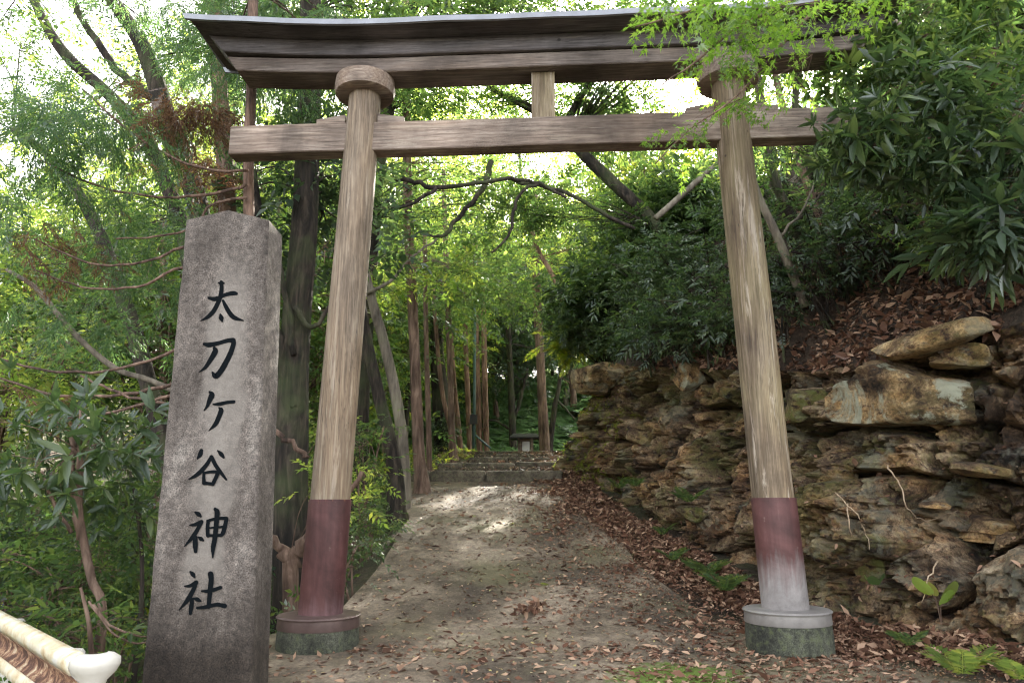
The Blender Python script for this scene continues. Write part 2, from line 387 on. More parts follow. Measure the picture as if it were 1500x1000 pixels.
def stone(name, base, dark, light, moss=.5, band=False):
    m, nt, N, L, b = mat(name)
    n = noise(N, L, 3, 6, coords(N, L, (1, 1, .5)), .6); g = noise(N, L, 120, 4, coords(N, L), .8); g2 = noise(N, L, 22, 5, coords(N, L), .7)
    c = ramp(N, L, n.outputs[0], [(.35, dark), (.55, base), (.75, light)]).outputs[0]
    gr = ramp(N, L, g.outputs[0], [(.35, (.35, .35, .35)), (.5, (.5, .5, .5)), (.68, (.85, .85, .85))]); c = mixc(N, L, .75, c, con(N, L, g.outputs[0], .36, .64, .05, .95), 'OVERLAY')
    c = mixc(N, L, .6, c, con(N, L, g2.outputs[0]), 'OVERLAY')
    if band:       # the washed pale band down the middle of the face
        tc = N.new('ShaderNodeTexCoord'); sp = N.new('ShaderNodeSeparateXYZ'); L.new(tc.outputs['Object'], sp.inputs[0])
        nn = noise(N, L, 4.5, 4, coords(N, L, (1.3, 1, .6)), .6)
        a = N.new('ShaderNodeMath'); a.operation = 'MULTIPLY_ADD'; a.inputs[1].default_value = .35; a.inputs[2].default_value = -.175; L.new(nn.outputs[0], a.inputs[0])
        s_ = N.new('ShaderNodeMath'); s_.operation = 'ADD'; L.new(sp.outputs[0], s_.inputs[0]); L.new(a.outputs[0], s_.inputs[1])
        ab = N.new('ShaderNodeMath'); ab.operation = 'ABSOLUTE'; L.new(s_.outputs[0], ab.inputs[0])
        r2 = ramp(N, L, ab.outputs[0], [(.0, (.6,) * 3), (.09, (.4,) * 3), (.15, (0, 0, 0))]); mz = N.new('ShaderNodeMapRange'); mz.inputs[1].default_value = 2.75; mz.inputs[2].default_value = 2.3
        L.new(sp.outputs[2], mz.inputs[0]); mz2 = N.new('ShaderNodeMapRange'); mz2.inputs[1].default_value = .45; mz2.inputs[2].default_value = .8; L.new(sp.outputs[2], mz2.inputs[0])
        mu = N.new('ShaderNodeMath'); mu.operation = 'MULTIPLY'; L.new(r2.outputs[0], mu.inputs[0]); L.new(mz.outputs[0], mu.inputs[1])
        mv = N.new('ShaderNodeMath'); mv.operation = 'MULTIPLY'; L.new(mu.outputs[0], mv.inputs[0]); L.new(mz2.outputs[0], mv.inputs[1])
        c = mixc(N, L, mv.outputs[0], c, light)
        # dark algae foot with an uneven upper edge
        a2 = N.new('ShaderNodeMath'); a2.operation = 'MULTIPLY_ADD'; a2.inputs[1].default_value = .5; L.new(n.outputs[0], a2.inputs[0]); L.new(sp.outputs[2], a2.inputs[2])
        mf = N.new('ShaderNodeMapRange'); mf.inputs[1].default_value = 1.05; mf.inputs[2].default_value = .50; L.new(a2.outputs[0], mf.inputs[0])
        c = mixc(N, L, mf.outputs[0], c, (.30, .27, .24), 'MULTIPLY')
    if moss:
        mr = ramp(N, L, g2.outputs[0], [(.5, (0, 0, 0)), (.68, (moss,) * 3)]); c = mixc(N, L, mr.outputs[0], c, (.10, .12, .05))
    L.new(c, b.inputs['Base Color']); b.inputs['Roughness'].default_value = .9
    bump(N, L, g.outputs[0], .5, .012, b, bump(N, L, g2.outputs[0], .4, .03, None)); return m
M_STONE = stone('monument_granite', (.15, .128, .116), (.075, .062, .055), (.33, .30, .275), 0, True)
M_PLINTH = stone('plinth_concrete', (.075, .08, .06), (.03, .032, .026), (.15, .15, .12), .6)
M_STEP = stone('step_stone', (.12, .10, .075), (.05, .042, .03), (.24, .20, .15), .6)

def rockmat(name, moss=.35, lich=.3, tint=(1, 1, 1)):
    m, nt, N, L, b = mat(name)
    v = coords(N, L, (1, 1, 1.4)); n = noise(N, L, 2.2, 8, v, .68, .4); n2 = noise(N, L, 11, 8, v, .75, .3); n3 = noise(N, L, .9, 4, coords(N, L))
    f = noise(N, L, 45, 5, coords(N, L), .7)
    c = ramp(N, L, n.outputs[0], [(.35, (.020, .013, .009)), (.45, (.10, .062, .037)), (.55, (.27, .19, .115)), (.66, (.54, .44, .31))]).outputs[0]
    c = mixc(N, L, .7, c, con(N, L, n2.outputs[0]), 'OVERLAY'); c = mixc(N, L, .7, c, con(N, L, f.outputs[0]), 'OVERLAY'); c = mixc(N, L, 1, c, tint, 'MULTIPLY')
    hue = ramp(N, L, noise(N, L, 1.7, 6, coords(N, L, (1, 1, 1.6)), .6).outputs[0], [(.38, (.62, .66, .72)), (.5, (1, 1, 1)), (.62, (1.12, .9, .68))]); c = mixc(N, L, .8, c, hue.outputs[0], 'MULTIPLY')
    cr = ramp(N, L, n2.outputs[0], [(.36, (.14, .11, .09)), (.46, (1, 1, 1))]); c = mixc(N, L, .8, c, cr.outputs[0], 'MULTIPLY')
    mx = N.new('ShaderNodeMath'); mx.operation = 'MULTIPLY'; L.new(n2.outputs[0], mx.inputs[0]); L.new(n3.outputs[0], mx.inputs[1])
    if moss:
        mr = ramp(N, L, mx.outputs[0], [(.235, (0, 0, 0)), (.32, (moss,) * 3)]); c = mixc(N, L, mr.outputs[0], c, (.10, .115, .025))
    if lich:
        n4 = noise(N, L, 1.4, 9, coords(N, L, (1, 1, 1)), .72, .6)
        lr = ramp(N, L, n4.outputs[0], [(.535, (0, 0, 0)), (.585, (lich,) * 3)]); c = mixc(N, L, lr.outputs[0], c, (.40, .42, .33))
    L.new(c, b.inputs['Base Color']); b.inputs['Roughness'].default_value = .92
    b1 = bump(N, L, n2.outputs[0], .8, .06, None); bump(N, L, f.outputs[0], .6, .015, b, b1); return m
M_ROCK = rockmat('cliff_rock', .5, .22, (.86, .80, .76)); M_ROCKL = rockmat('rock_lichen', .25, .85, (1.15, 1.1, 1)); M_ROCKP = rockmat('rock_pale', .35, .3, (1.35, 1.25, 1.1))
M_ROCKM = rockmat('rock_mossy', .9, .2, (.8, .85, .7))
def soil(name, c1, c2, c3, green=0, gc=(.05, .07, .02)):
    m, nt, N, L, b = mat(name)
    n = noise(N, L, 3.5, 8, coords(N, L), .7); n2 = noise(N, L, 30, 5, coords(N, L), .7)
    c = ramp(N, L, n.outputs[0], [(.3, c1), (.5, c2), (.72, c3)]).outputs[0]; c = mixc(N, L, .8, c, con(N, L, n2.outputs[0]), 'OVERLAY')
    if green:
        gr = ramp(N, L, noise(N, L, .8, 5, coords(N, L)).outputs[0], [(.42, (0, 0, 0)), (.6, (green,) * 3)]); c = mixc(N, L, gr.outputs[0], c, gc)
    L.new(c, b.inputs['Base Color']); b.inputs['Roughness'].default_value = .95; bump(N, L, n2.outputs[0], .9, .04, b); return m
M_SOIL = soil('forest_soil', (.02, .014, .010), (.055, .038, .027), (.12, .085, .06), .5)
M_HILL = soil('slope_soil', (.016, .011, .008), (.045, .030, .022), (.10, .066, .048))
# concrete path
m, nt, N, L, b = mat('path_concrete'); M_PATH = m
n = noise(N, L, 1.1, 6, coords(N, L), .6, .4); n2 = noise(N, L, 9, 8, coords(N, L), .78); n3 = noise(N, L, 38, 5, coords(N, L), .85)
c = ramp(N, L, n.outputs[0], [(.35, (.068, .050, .036)), (.5, (.15, .115, .083)), (.65, (.29, .23, .175))]).outputs[0]
c = mixc(N, L, .55, c, con(N, L, n2.outputs[0]), 'OVERLAY'); c = mixc(N, L, .65, c, con(N, L, n3.outputs[0]), 'OVERLAY')
gm = ramp(N, L, noise(N, L, .75, 6, coords(N, L, (1, .8, 1)), .6).outputs[0], [(.50, (0, 0, 0)), (.66, (.55,) * 3)]); c = mixc(N, L, gm.outputs[0], c, (.12, .115, .05))
# the moss patch in front of the right plinth
tc = N.new('ShaderNodeTexCoord'); vs = N.new('ShaderNodeVectorMath'); vs.operation = 'SUBTRACT'; vs.inputs[1].default_value = (1.05, 5.15, 0); L.new(tc.outputs['Object'], vs.inputs[0])
vm = N.new('ShaderNodeVectorMath'); vm.operation = 'MULTIPLY'; vm.inputs[1].default_value = (1.3, 1.6, 0); L.new(vs.outputs[0], vm.inputs[0])
vl = N.new('ShaderNodeVectorMath'); vl.operation = 'LENGTH'; L.new(vm.outputs[0], vl.inputs[0])
ad = N.new('ShaderNodeMath'); ad.operation = 'MULTIPLY_ADD'; ad.inputs[1].default_value = 1.5; L.new(n2.outputs[0], ad.inputs[0]); L.new(vl.outputs[1], ad.inputs[2])
mr = N.new('ShaderNodeMapRange'); mr.inputs[1].default_value = 1.35; mr.inputs[2].default_value = 1.15; L.new(ad.outputs[0], mr.inputs[0]); c = mixc(N, L, mr.outputs[0], c, (.10, .15, .018))
L.new(c, b.inputs['Base Color']); b.inputs['Roughness'].default_value = .85
bump(N, L, n3.outputs[0], .5, .01, b, bump(N, L, n2.outputs[0], .4, .03, None))
m, nt, N, L, b = mat('rusty_white_rail'); M_RAIL = m
n = noise(N, L, 4, 7, coords(N, L, (1, 1, 1)), .7, .4); c = ramp(N, L, n.outputs[0], [(.36, (.74, .73, .68)), (.48, (.70, .64, .48)), (.58, (.56, .44, .26)), (.66, (.26, .13, .075))]).outputs[0]
L.new(c, b.inputs['Base Color']); b.inputs['Roughness'].default_value = .5
m, nt, N, L, b = mat('rusty_rail_valley'); M_RUST = m
n = noise(N, L, 9, 7, coords(N, L), .75, .4); c = ramp(N, L, n.outputs[0], [(.36, (.62, .55, .40)), (.46, (.36, .20, .12)), (.54, (.10, .045, .03)), (.7, (.05, .03, .025))]).outputs[0]
L.new(c, b.inputs['Base Color']); b.inputs['Roughness'].default_value = .85; bump(N, L, n.outputs[0], .5, .01, b)
M_POST = simple('rail_post_white', (.62, .60, .55), .5, 0, 6, .5)

# ------------------------------------------------------------------ terrain
def p_y(y):
    y = np.asarray(y, float)
    return np.interp(y, [-30, 0, 5.0, 6, 6.8, 14, 14.02, 19, 19.02, 29, 42, 110], [-.6, -.14, -.02, 0, .09, 1.53, 1.55, 2.38, 2.42, 2.95, 8.0, 9])
BC = smooth_path([(9, 2.2, 0), (6.4, 3.3, 0), (4.7, 4.4, 0), (3.6, 5.3, 0), (2.95, 6.1, 0), (2.5, 7.1, 0), (2.1, 8.5, 0), (1.75, 10, 0), (1.45, 12, 0), (1.25, 14, 0), (1.5, 15.6, 0), (2.5, 17, 0), (4.5, 18.2, 0), (8, 19.5, 0)], 24)
_o = np.argsort(BC[:, 1]); _bx, _by = BC[_o, 0], BC[_o, 1]
def base_x(y): return np.interp(y, _by, _bx)
def gz(x, y):
    x, y = np.broadcast_arrays(np.asarray(x, float), np.asarray(y, float))
    p = p_y(y)
    edge = np.interp(y, [0, 6.2, 7, 11, 13, 20], [-2.25, -2.2, -1.55, -1.5, -1.9, -1.9])
    dl = edge - x
    depth = np.interp(y, [-5, 3, 6, 8, 14, 20, 30], [.35, .5, .9, 1.5, 1.3, .5, .2])
    dr = depth * sst(.0, 1.8, dl) + np.clip(dl - 2.0, 0, 12) * .10 - np.clip(dl - 16, 0, 60) * .45
    z = p - dr + .05 * fbm(x * .9, y * .9, 0, 3) * sst(0, .4, dl)
    rr = x - base_x(y); ins = (y < 19) & (y > 2)
    z = np.where(ins & (rr > -.6), z + .10 * sst(-.6, 0, rr) + .06 * vnoise(x * 3, y * 3, 0, 3) * sst(-.6, -.3, rr), z)
    z = np.where((y >= 19) & (x > 2.5), z + np.clip(x - 2.5, 0, 40) * .45 * sst(19, 24, y), z)
    return z
def grid_mesh(X, Y, Z):
    n, m_ = X.shape; V = np.stack([X, Y, Z], -1).reshape(-1, 3)
    i = np.arange(n - 1)[:, None] * m_; j = np.arange(m_ - 1)[None]; Fq = np.stack([i + j, i + j + 1, i + m_ + j + 1, i + m_ + j], -1).reshape(-1, 4); return V, Fq
def axis(a, b, c, d, fine, coarse):
    return np.concatenate([np.arange(a, b, coarse), np.arange(b, c, fine), np.arange(c, d + .01, coarse)])
gx = axis(-80, -7, 4, 80, .12, 1.5); gy = axis(-30, 2, 20, 110, .12, 1.5)
X, Y = np.meshgrid(gx, gy); Z = gz(X, Y) - .03
# under the path the sheet lies a little lower
mb = MB(); mb.add(*grid_mesh(X, Y, Z - .06 * ((X > -2.1) & (X < 2.2) & (Y < 14)))); g = mb.build('ground', M_SOIL); tag(g, kind='structure')

# path
py_ = np.arange(1.0, 14.06, .1); xl = np.interp(py_, [0, 6.15, 6.5, 7, 8, 11, 12.4, 14.1], [-2.2, -2.18, -1.9, -1.56, -1.5, -1.5, -1.75, -1.95]); xr = np.interp(py_, [0, 4.6, 5.6, 6.7, 8, 10.6, 14.1], [3.6, 3.2, 2.4, 1.75, 1.45, 1.25, 1.0])
xl = xl + .03 * vnoise(py_ * 2, 0, 0, 2); xr = xr + .06 * vnoise(py_ * 2, 5, 0, 4)
U = np.linspace(0, 1, 50); X = xl[:, None] * (1 - U) + xr[:, None] * U; Y = np.repeat(py_[:, None], 50, 1)
Z = p_y(Y) + .02 * vnoise(X * 1.2, Y * 1.2, 0, 9) + .004
X = np.hstack([X[:, :1] - .02, X[:, :1], X, X[:, -1:] + .01]); Y = np.hstack([Y[:, :1], Y[:, :1], Y, Y[:, -1:]]); Z = np.hstack([Z[:, :1] - .5, Z[:, :1] - .012, Z, Z[:, -1:] - .2])
mb = MB(); mb.add(*grid_mesh(X, Y, Z)); pth = mb.build('path', M_PATH, auto=40); tag(pth, kind='structure')

# ------------------------------------------------------------------ cliff and the slope above it
ds = np.linalg.norm(np.diff(BC, axis=0), axis=1); sl = np.concatenate([[0], np.cumsum(ds)])
s_s = np.arange(0, sl[-1], .022); bx = np.interp(s_s, sl, BC[:, 0]); by = np.interp(s_s, sl, BC[:, 1])
tx, ty = np.gradient(bx), np.gradient(by)
k = 53; ker = np.hanning(k); ker /= ker.sum(); pad = lambda a: np.convolve(np.pad(a, k // 2, 'edge'), ker, 'valid')
tx, ty = pad(tx), pad(ty); ln = np.hypot(tx, ty); nx, ny = ty / ln, -tx / ln      # into the hill
HW = np.interp(by, [2, 4.5, 5.3, 6.1, 7.1, 10, 14, 17], [2.6, 2.75, 2.62, 2.5, 2.35, 2.3, 2.35, 2.2])
tw = np.linspace(0, 1, 125); ts = np.linspace(0, 1, 90)[1:]
def wall_prof(t, H): return .22 * t * H + .10 * (1 - (1 - t) ** 2), t * H
SLOPE_H = 10.5
s2 = s_s[:, None]; b0 = p_y(by)[:, None] - .1
inw, hh = wall_prof(tw[None, :], HW[:, None])
hz = b0 + hh
def blocks(s, z, hs_, wd, seed):
    lay = (z + .13 * s + .26 * vnoise(s * .8, z * .9, 0, seed) + .07 * vnoise(s * 3.1, z * 3.3, 0, seed + 7)) / hs_
    lay = lay + .45 * vnoise(lay * .7, s * .6, 0, seed + 1); li = np.floor(lay)
    off = _h(li, li * 0, li * 0, seed + 2) * wd; bi = np.floor((s + off + .12 * vnoise(z * 2, s * 1.5, 1, seed)) / (wd * (.6 + .8 * _h(li, li * 0 + 3, li * 0, seed))))
    return _h(li, bi, li * 0, seed + 3) - .5, lay - li
s2b = np.broadcast_to(s2, hz.shape)
d1, f1 = blocks(s2b, hz, .50, .95, 11); d2, f2 = blocks(s2b, hz, .13, .30, 21); d3, f3 = blocks(s2b, hz, .045, .11, 31)
def worley(s, z, cs, cz, seed):
    """fractured blocks: per-block offset and tilt, and the distance to the joint"""
    u = s / cs + .35 * vnoise(s * 1.1 / cs, z * 1.1 / cz, 0, seed + 9) + .15 * vnoise(s * 3 / cs, z * 3 / cz, 0, seed + 8); v = z / cz + .35 * vnoise(s * 1.1 / cs, z * 1.1 / cz, 5, seed + 9); v = v + .35 * u * .5
    iu, iv = np.floor(u), np.floor(v); F1 = np.full(u.shape, 9.); F2 = np.full(u.shape, 9.); off = np.zeros(u.shape)
    for a in (-1, 0, 1):
        for b in (-1, 0, 1):
            cu, cv = iu + a, iv + b; px_, py2 = cu + _h(cu, cv, cu * 0, seed), cv + _h(cu, cv, cu * 0 + 1, seed); dx, dy = u - px_, v - py2; d = np.maximum(np.abs(dx), np.abs(dy)) * .5 + .5 * np.hypot(dx, dy)
            o_ = (_h(cu, cv, cu * 0 + 2, seed) - .5) + (_h(cu, cv, cu * 0 + 3, seed) - .5) * dx * 1.2 + (_h(cu, cv, cu * 0 + 4, seed) - .5) * dy * .7
            n1 = d < F1; F2 = np.where(n1, F1, np.minimum(F2, d)); off = np.where(n1, o_, off); F1 = np.where(n1, d, F1)
    return off, F2 - F1
w1, j1 = worley(s2b, hz, .80, .58, 71); w2, j2_ = worley(s2b, hz, .34, .25, 81); w3, j3 = worley(s2b, hz, .13, .10, 91)
soft = sst(-.15, .35, vnoise(s2b * .9, hz * 1.3, 2, 61) + .3 * vnoise(s2b * 3, hz * 3, 2, 62))     # crumbly earthy pockets between the ledges
rgt = 1 - sst(4.9, 6.6, by)[:, None] * np.ones_like(hz)
disp = .12 * d1 - .07 * (f1 < .10) + .40 * w1 - .38 * (1 - sst(0, .17, j1)) + (.20 * w2 - .11 * (1 - sst(0, .14, j2_))) * (1 - .3 * soft) + .085 * w3 + (.10 * d2 + .045 * d3) * (.12 + .8 * rgt) + .30 * fbm(s2b * .8, hz * .9, 0, 2, 5) + (.03 + .12 * soft) * fbm(s2b * 6, hz * 6.5, 0, 5, 8) - .12 * sst(.25, .6, vnoise(s2b * 2.3, hz * 2.9, 7, 63))
# rock nose by the steps protrudes, hollows under the ledges
def hollow(yc, zc, ry, rz, a):
    return a * np.exp(-((by[:, None] - yc) / ry) ** 2 - ((hz - zc) / rz) ** 2)
disp = disp - hollow(5.72, .95, .26, .42, .80) - hollow(7.6, 1.55, .35, .25, .3) - hollow(5.2, 1.62, .5, .10, .30) - hollow(9.4, 2.1, .5, .3, .2)
fade = sst(0, .06, tw)[None, :] * (1 - .6 * sst(.93, 1, tw)[None, :]); disp = disp * fade
X = bx[:, None] + nx[:, None] * (inw - disp); Y = by[:, None] + ny[:, None] * (inw - disp)
Z = hz + .05 * fbm(s2b * 2, hz * 2, 4, 3, 2)
mb = MB(); mb.add(*grid_mesh(X, Y, Z)); cl = mb.build('cliff', M_ROCK, smooth=True, auto=22); tag(cl, kind='structure')
CLW = (X, Y, Z)
# slope
topi, toph = inw[:, -1:], hz[:, -1:]
dxs = nx * .35 + .65 * .94; dys = ny * .35 + .65 * .30; q = np.hypot(dxs, dys); dxs, dys = dxs / q, dys / q
si = ts[None, :] * SLOPE_H * .80; sh = ts[None, :] * SLOPE_H * (1 - .25 * ts[None, :])
X2 = X[:, -1:] + dxs[:, None] * si; Y2 = Y[:, -1:] + dys[:, None] * si
Z2 = Z[:, -1:] + sh; nzz = .45 * fbm(X2 * .7, Y2 * .7, Z2 * .7, 5, 41) * sst(0, .12, ts)[None, :]
Z2 = Z2 + nzz; X2 = X2 - .5 * nzz
XS, YS, ZS = np.hstack([X[:, -1:], X2]), np.hstack([Y[:, -1:], Y2]), np.hstack([Z[:, -1:], Z2])
mb = MB(); mb.add(*grid_mesh(XS, YS, ZS)); hl = mb.build('hillside', M_HILL); tag(hl, kind='structure')
def slope_pt(y_base, t):
    """a point on the slope above the cliff: y of the cliff foot, 0..1 up the slope"""
    i = int(np.argmin(np.abs(by - y_base) + (s_s > s_s[np.argmin(np.abs(by - 15))]) * 9)); j = t * (XS.shape[1] - 1); a = int(min(j, XS.shape[1] - 2)); f = j - a
    return np.array([XS[i, a] * (1 - f) + XS[i, a + 1] * f, YS[i, a] * (1 - f) + YS[i, a + 1] * f, ZS[i, a] * (1 - f) + ZS[i, a + 1] * f])
def slope_hit(px, py):
    """nearest slope vertex to the ray through a photo point"""
    d = _FW + _CR * (px - 750) / F_PX + _CU * (500 - py) / F_PX; d = d / np.linalg.norm(d)
    P = np.stack([XS, YS, ZS], -1).reshape(-1, 3) - CAM; t = P @ d; e = np.linalg.norm(P - t[:, None] * d, axis=1) / np.maximum(t, 1) + (t < 1) * 9 + t * .0008
    return P[np.argmin(e)] + CAM
def wall_hit(px, py):
    d = _FW + _CR * (px - 750) / F_PX + _CU * (500 - py) / F_PX; d = d / np.linalg.norm(d)
    P = np.stack(CLW, -1).reshape(-1, 3) - CAM; t = P @ d; e = np.linalg.norm(P - t[:, None] * d, axis=1) / np.maximum(t, 1) + (t < 1) * 9 + t * .002
    return P[np.argmin(e)] + CAM

# ------------------------------------------------------------------ rocks set in the cliff
def rock_mesh(name, size, seed, m, parent=None, rz=0, tilt=(0, 0), slab=False):
    """faceted block: rounded box cut by random planes, then roughened"""
    n = 26; u = np.linspace(-1, 1, n); fs = []
    mb = MB()
    for ax in range(3):
        for sg in (-1, 1):
            A, B = np.meshgrid(u, u); C = np.full_like(A, sg); P = [None] * 3; P[ax] = C; P[(ax + 1) % 3] = A if sg > 0 else B; P[(ax + 2) % 3] = B if sg > 0 else A
            mb.add(*grid_mesh(*P))
    V = np.concatenate(mb.v); r = np.random.default_rng(seed)
    V = V / (np.abs(V) ** (14 if slab else 5)).sum(1)[:, None] ** (1 / (14 if slab else 5))
    for _ in range(0 if slab else 9):
        d = r.normal(size=3); d /= np.linalg.norm(d); lim = r.uniform(.72, 1.0); e = V @ d - lim; V = V - np.outer(np.clip(e, 0, None), d)
    V = V * (np.array(size) / 2)
    lay = np.floor(V[:, 2] / .07 + .6 * vnoise(V[:, 0] * 3, V[:, 1] * 3, seed, seed)); nrm = V / np.linalg.norm(V, axis=1)[:, None]
    amt = .035 * (_h(lay, lay * 0, lay * 0, seed) - .5) + .05 * fbm(V[:, 0] * 4 + seed, V[:, 1] * 4, V[:, 2] * 5, 4, seed)
    V = V + nrm * amt[:, None] * min(1, min(size) / .25) * (.35 if slab else 1)
    c, s = math.cos(rz), math.sin(rz); a, b_ = tilt
    Rx = np.array([(1, 0, 0), (0, math.cos(a), -math.sin(a)), (0, math.sin(a), math.cos(a))]); Ry = np.array([(math.cos(b_), 0, math.sin(b_)), (0, 1, 0), (-math.sin(b_), 0, math.cos(b_))]); Rz = np.array([(c, -s, 0), (s, c, 0), (0, 0, 1)])
    V = V @ (Rz @ Ry @ Rx).T; mb.v = [V]; return mb.build(name, m, parent, True, 50)
ROCKS = [  # px, py, size, material, rz, tilt, label, push out
    (1325, 580, (1.35, .75, .52), M_ROCKL, -.75, (0, .10), 'large jutting ledge with pale lichen on its face, right of the right pillar', .14),
    (1345, 462, (.95, .75, .20), M_ROCKP, -.75, (.10, -.14), 'flat slab lying on top of the cliff with black shadow beneath it', .16),
    (1470, 560, (.42, .5, .75), M_ROCK, -.8, (0, 0), 'upright brown block at the right edge beside the lichen ledge', .10),
    (1180, 590, (.42, .4, .34), M_ROCKM, -.6, (.2, .1), 'dark mossy block just right of the right pillar at mid height', .05),
    (885, 552, (1.15, .9, .62), M_ROCKP, -1.2, (0, .12), 'big pale boulder on the nose of the cliff above the steps', .16),
    (1010, 552, (.40, .36, .42), M_ROCKL, -1.0, (.2, .3), 'grey boulder with green lichen at the cliff top left of the right pillar', .12),
    (948, 640, (.55, .5, .40), M_ROCK, -1.1, (.1, .2), 'brown boulder over a dark hollow midway up the cliff', .16),
    (950, 712, (.46, .34, .20), M_ROCKP, -1.1, (.1, .3), 'cream coloured stone sticking out low in the cliff above the ferns', .15),
    (1015, 752, (.34, .3, .17), M_ROCKM, -.9, (.2, .2), 'mossy stone low in the cliff left of the right pillar', .12),
    (1375, 742, (.24, .26, .06), M_ROCKP, -.7, (.1, .1), 'thin flat stone flake resting on the bank below the ledge', .16),
    (1460, 775, (.60, .42, .20), M_ROCKP, -.8, (.1, .12), 'long ochre stone low in the bank at the right edge', .16),
    (1290, 825, (.45, .4, .40), M_ROCKM, -.7, (.1, .1), 'green stained boulder in the hollow at the foot of the bank', -.02),
    (1440, 690, (.42, .35, .12), M_ROCK, -.75, (0, .1), 'small layered ledge below the big lichen ledge', .10),
    (1230, 690, (.34, .32, .26), M_ROCK, -.6, (.3, .1), 'angular brown stone above the dark hollow', .10),
    (1110, 600, (.34, .3, .24), M_ROCKM, -.7, (.2, .2), 'mossy stone half hidden behind the right pillar', .06),
    (1405, 520, (.50, .45, .20), M_ROCK, -.75, (0, .15), 'weathered ochre stone wedged under the cliff top slab', .05),
]
for i, (px, py, sz, m_, rz, tl, lb, push) in enumerate(ROCKS):
    P = wall_hit(px, py); to = CAM - P; to[2] = 0; to /= np.linalg.norm(to)
    o = rock_mesh('rock', sz, 100 + i, m_, None, rz, tl); o.location = P + to * (push - sz[1] * .25); tag(o, lb, 'rock', 'rocks set in the cliff')

# ------------------------------------------------------------------ torii gate
TO = thing('torii_gate', 'tall weathered wooden torii gate spanning the concrete path', 'torii gate', (.29, 6.03, 0), math.radians(-3.15))
def lathe(mb, prof, n=48, cx=0, cy=0, seed=0, wob=0, lean=0, topz=1):
    a = np.arange(n) / n * 2 * math.pi; V = []
    for (r, z) in prof:
        rr = r * (1 + wob * vnoise(np.cos(a) * 1.3 + seed, np.sin(a) * 1.3, z * .8, seed)); V.append(np.stack([cx + lean * z + np.cos(a) * rr, cy + np.sin(a) * rr, np.full(n, z)], 1))
    V = np.concatenate(V); N = len(prof); i = np.arange(N - 1)[:, None] * n; j = np.arange(n)[None]; j2 = (j + 1) % n
    b_ = mb.n; mb.add(V, np.stack([i + j, i + j2, i + n + j2, i + n + j], -1).reshape(-1, 4))
    mb.f.append((np.array([list(range(b_ + n - 1, b_ - 1, -1))]), 0)); mb.f.append((np.array([list(range(b_ + (N - 1) * n, b_ + N * n))]), 0))
for side, x0, x1, gz0, mp, ms, mc in ((-1, -1.815, -1.64, -.02, M_PIL, M_SLEEVE, M_CAPR), (1, 1.80, 1.655, .035, M_PIL2, M_SLEEVE_F, M_CAPG)):
    lean = (x1 - x0) / 4.7; zt = 1.12
    def shift(o): pass
    mb = MB(); zs = np.linspace(.2, 4.92, 60); prof = [(np.interp(z, [.2, 2.5, 4.9], [.163, .157, .147]), z) for z in zs]
    lathe(mb, prof, 48, x0, 0, 3 + side, .035, lean); pil = mb.build('pillar', mp, TO, True, 40)
    mb = MB(); prof = [(.174, .22), (.172, .6), (.170, zt - .004), (.168, zt), (.150, zt)]; lathe(mb, prof, 64, x0, 0, 5 + side, .008, lean); mb.build('painted_sleeve', ms, pil, True, 40)
    mb = MB(); prof = [(.305, -.25), (.318, -.2), (.318, .05), (.312, .165), (.29, .17)]; lathe(mb, prof, 64, x0, 0, 8, .012); pl = mb.build('plinth', M_PLINTH, TO, True, 40); pl.location.z = gz0 + .02
    mb = MB(); prof = [(.315, .155), (.317, .16), (.312, .232), (.322, .234), (.326, .242), (.315, .252), (.10, .262)]; lathe(mb, prof, 64, x0, 0, 9, .01); cp = mb.build('metal_collar', mc, TO, True, 35); cp.location.z = gz0 + .01
    mb = MB(); prof = [(.225, 4.735), (.262, 4.75), (.275, 4.80), (.268, 4.895), (.2, 4.902)]; lathe(mb, prof, 48, x1, 0, 4, .01); mb.build('collar', M_BEAM, TO, True, 40)
mb = MB()
def beam(mb, x0, x1, y0, y1, z0, z1, nseg=40, sag=lambda x: 0 * x, wob=.006, endslant=0, seed=0):
    xs = np.linspace(0, 1, nseg); V = []
    sec = [(y0, z0), (y0, z0 + .02), (y0, z1 - .02), (y0, z1), (y1, z1), (y1, z0)]
    c = .008; sec = [(y0 + c, z0), (y0, z0 + c), (y0, z1 - c), (y0 + c, z1), (y1 - c, z1), (y1, z1 - c), (y1, z0 + c), (y1 - c, z0)]
    for t in xs:
        for (y, z) in sec:
            e = endslant * (z - z0) / max(z1 - z0, .01); x = (x0 - e) * (1 - t) + (x1 + e) * t
            V.append((x, y + wob * vnoise(x * 1.3, y * 9, seed), z + float(sag(np.array(x))) + wob * float(vnoise(x * 1.1, z * 5, seed + 3))))
    m_ = len(sec); V = np.array(V, float); i = np.arange(nseg - 1)[:, None] * m_; j = np.arange(m_)[None]; j2 = (j + 1) % m_
    b_ = mb.n; mb.add(V, np.stack([i + j, i + j2, i + m_ + j2, i + m_ + j], -1).reshape(-1, 4)[:, ::-1])
    mb.f.append((np.array([list(range(b_, b_ + m_))]), 0)); mb.f.append((np.array([list(range(b_ + (nseg - 1) * m_, b_ + nseg * m_))[::-1]]), 0))
rise = lambda x: .13 * np.clip((np.abs(x) - 1.4) / 1.8, 0, 2) ** 1.8
mb = MB(); beam(mb, -2.84, 2.84, -.085, .085, 4.165, 4.44); mb.build('tie_beam', M_BEAM, TO, False)
rise2 = lambda x: .10 * np.clip((np.abs(x) - 1.4) / 1.8, 0, 2) ** 1.8
mb = MB(); beam(mb, -2.80, 2.80, -.15, .15, 4.90, 5.04, 60, rise2, .004, .10); mb.build('lower_lintel', M_BEAMG, TO, False)
mb = MB(); beam(mb, -2.92, 2.92, -.19, .19, 5.045, 5.20, 60, rise, .004, .16); mb.build('upper_lintel', M_BEAMD, TO, False)
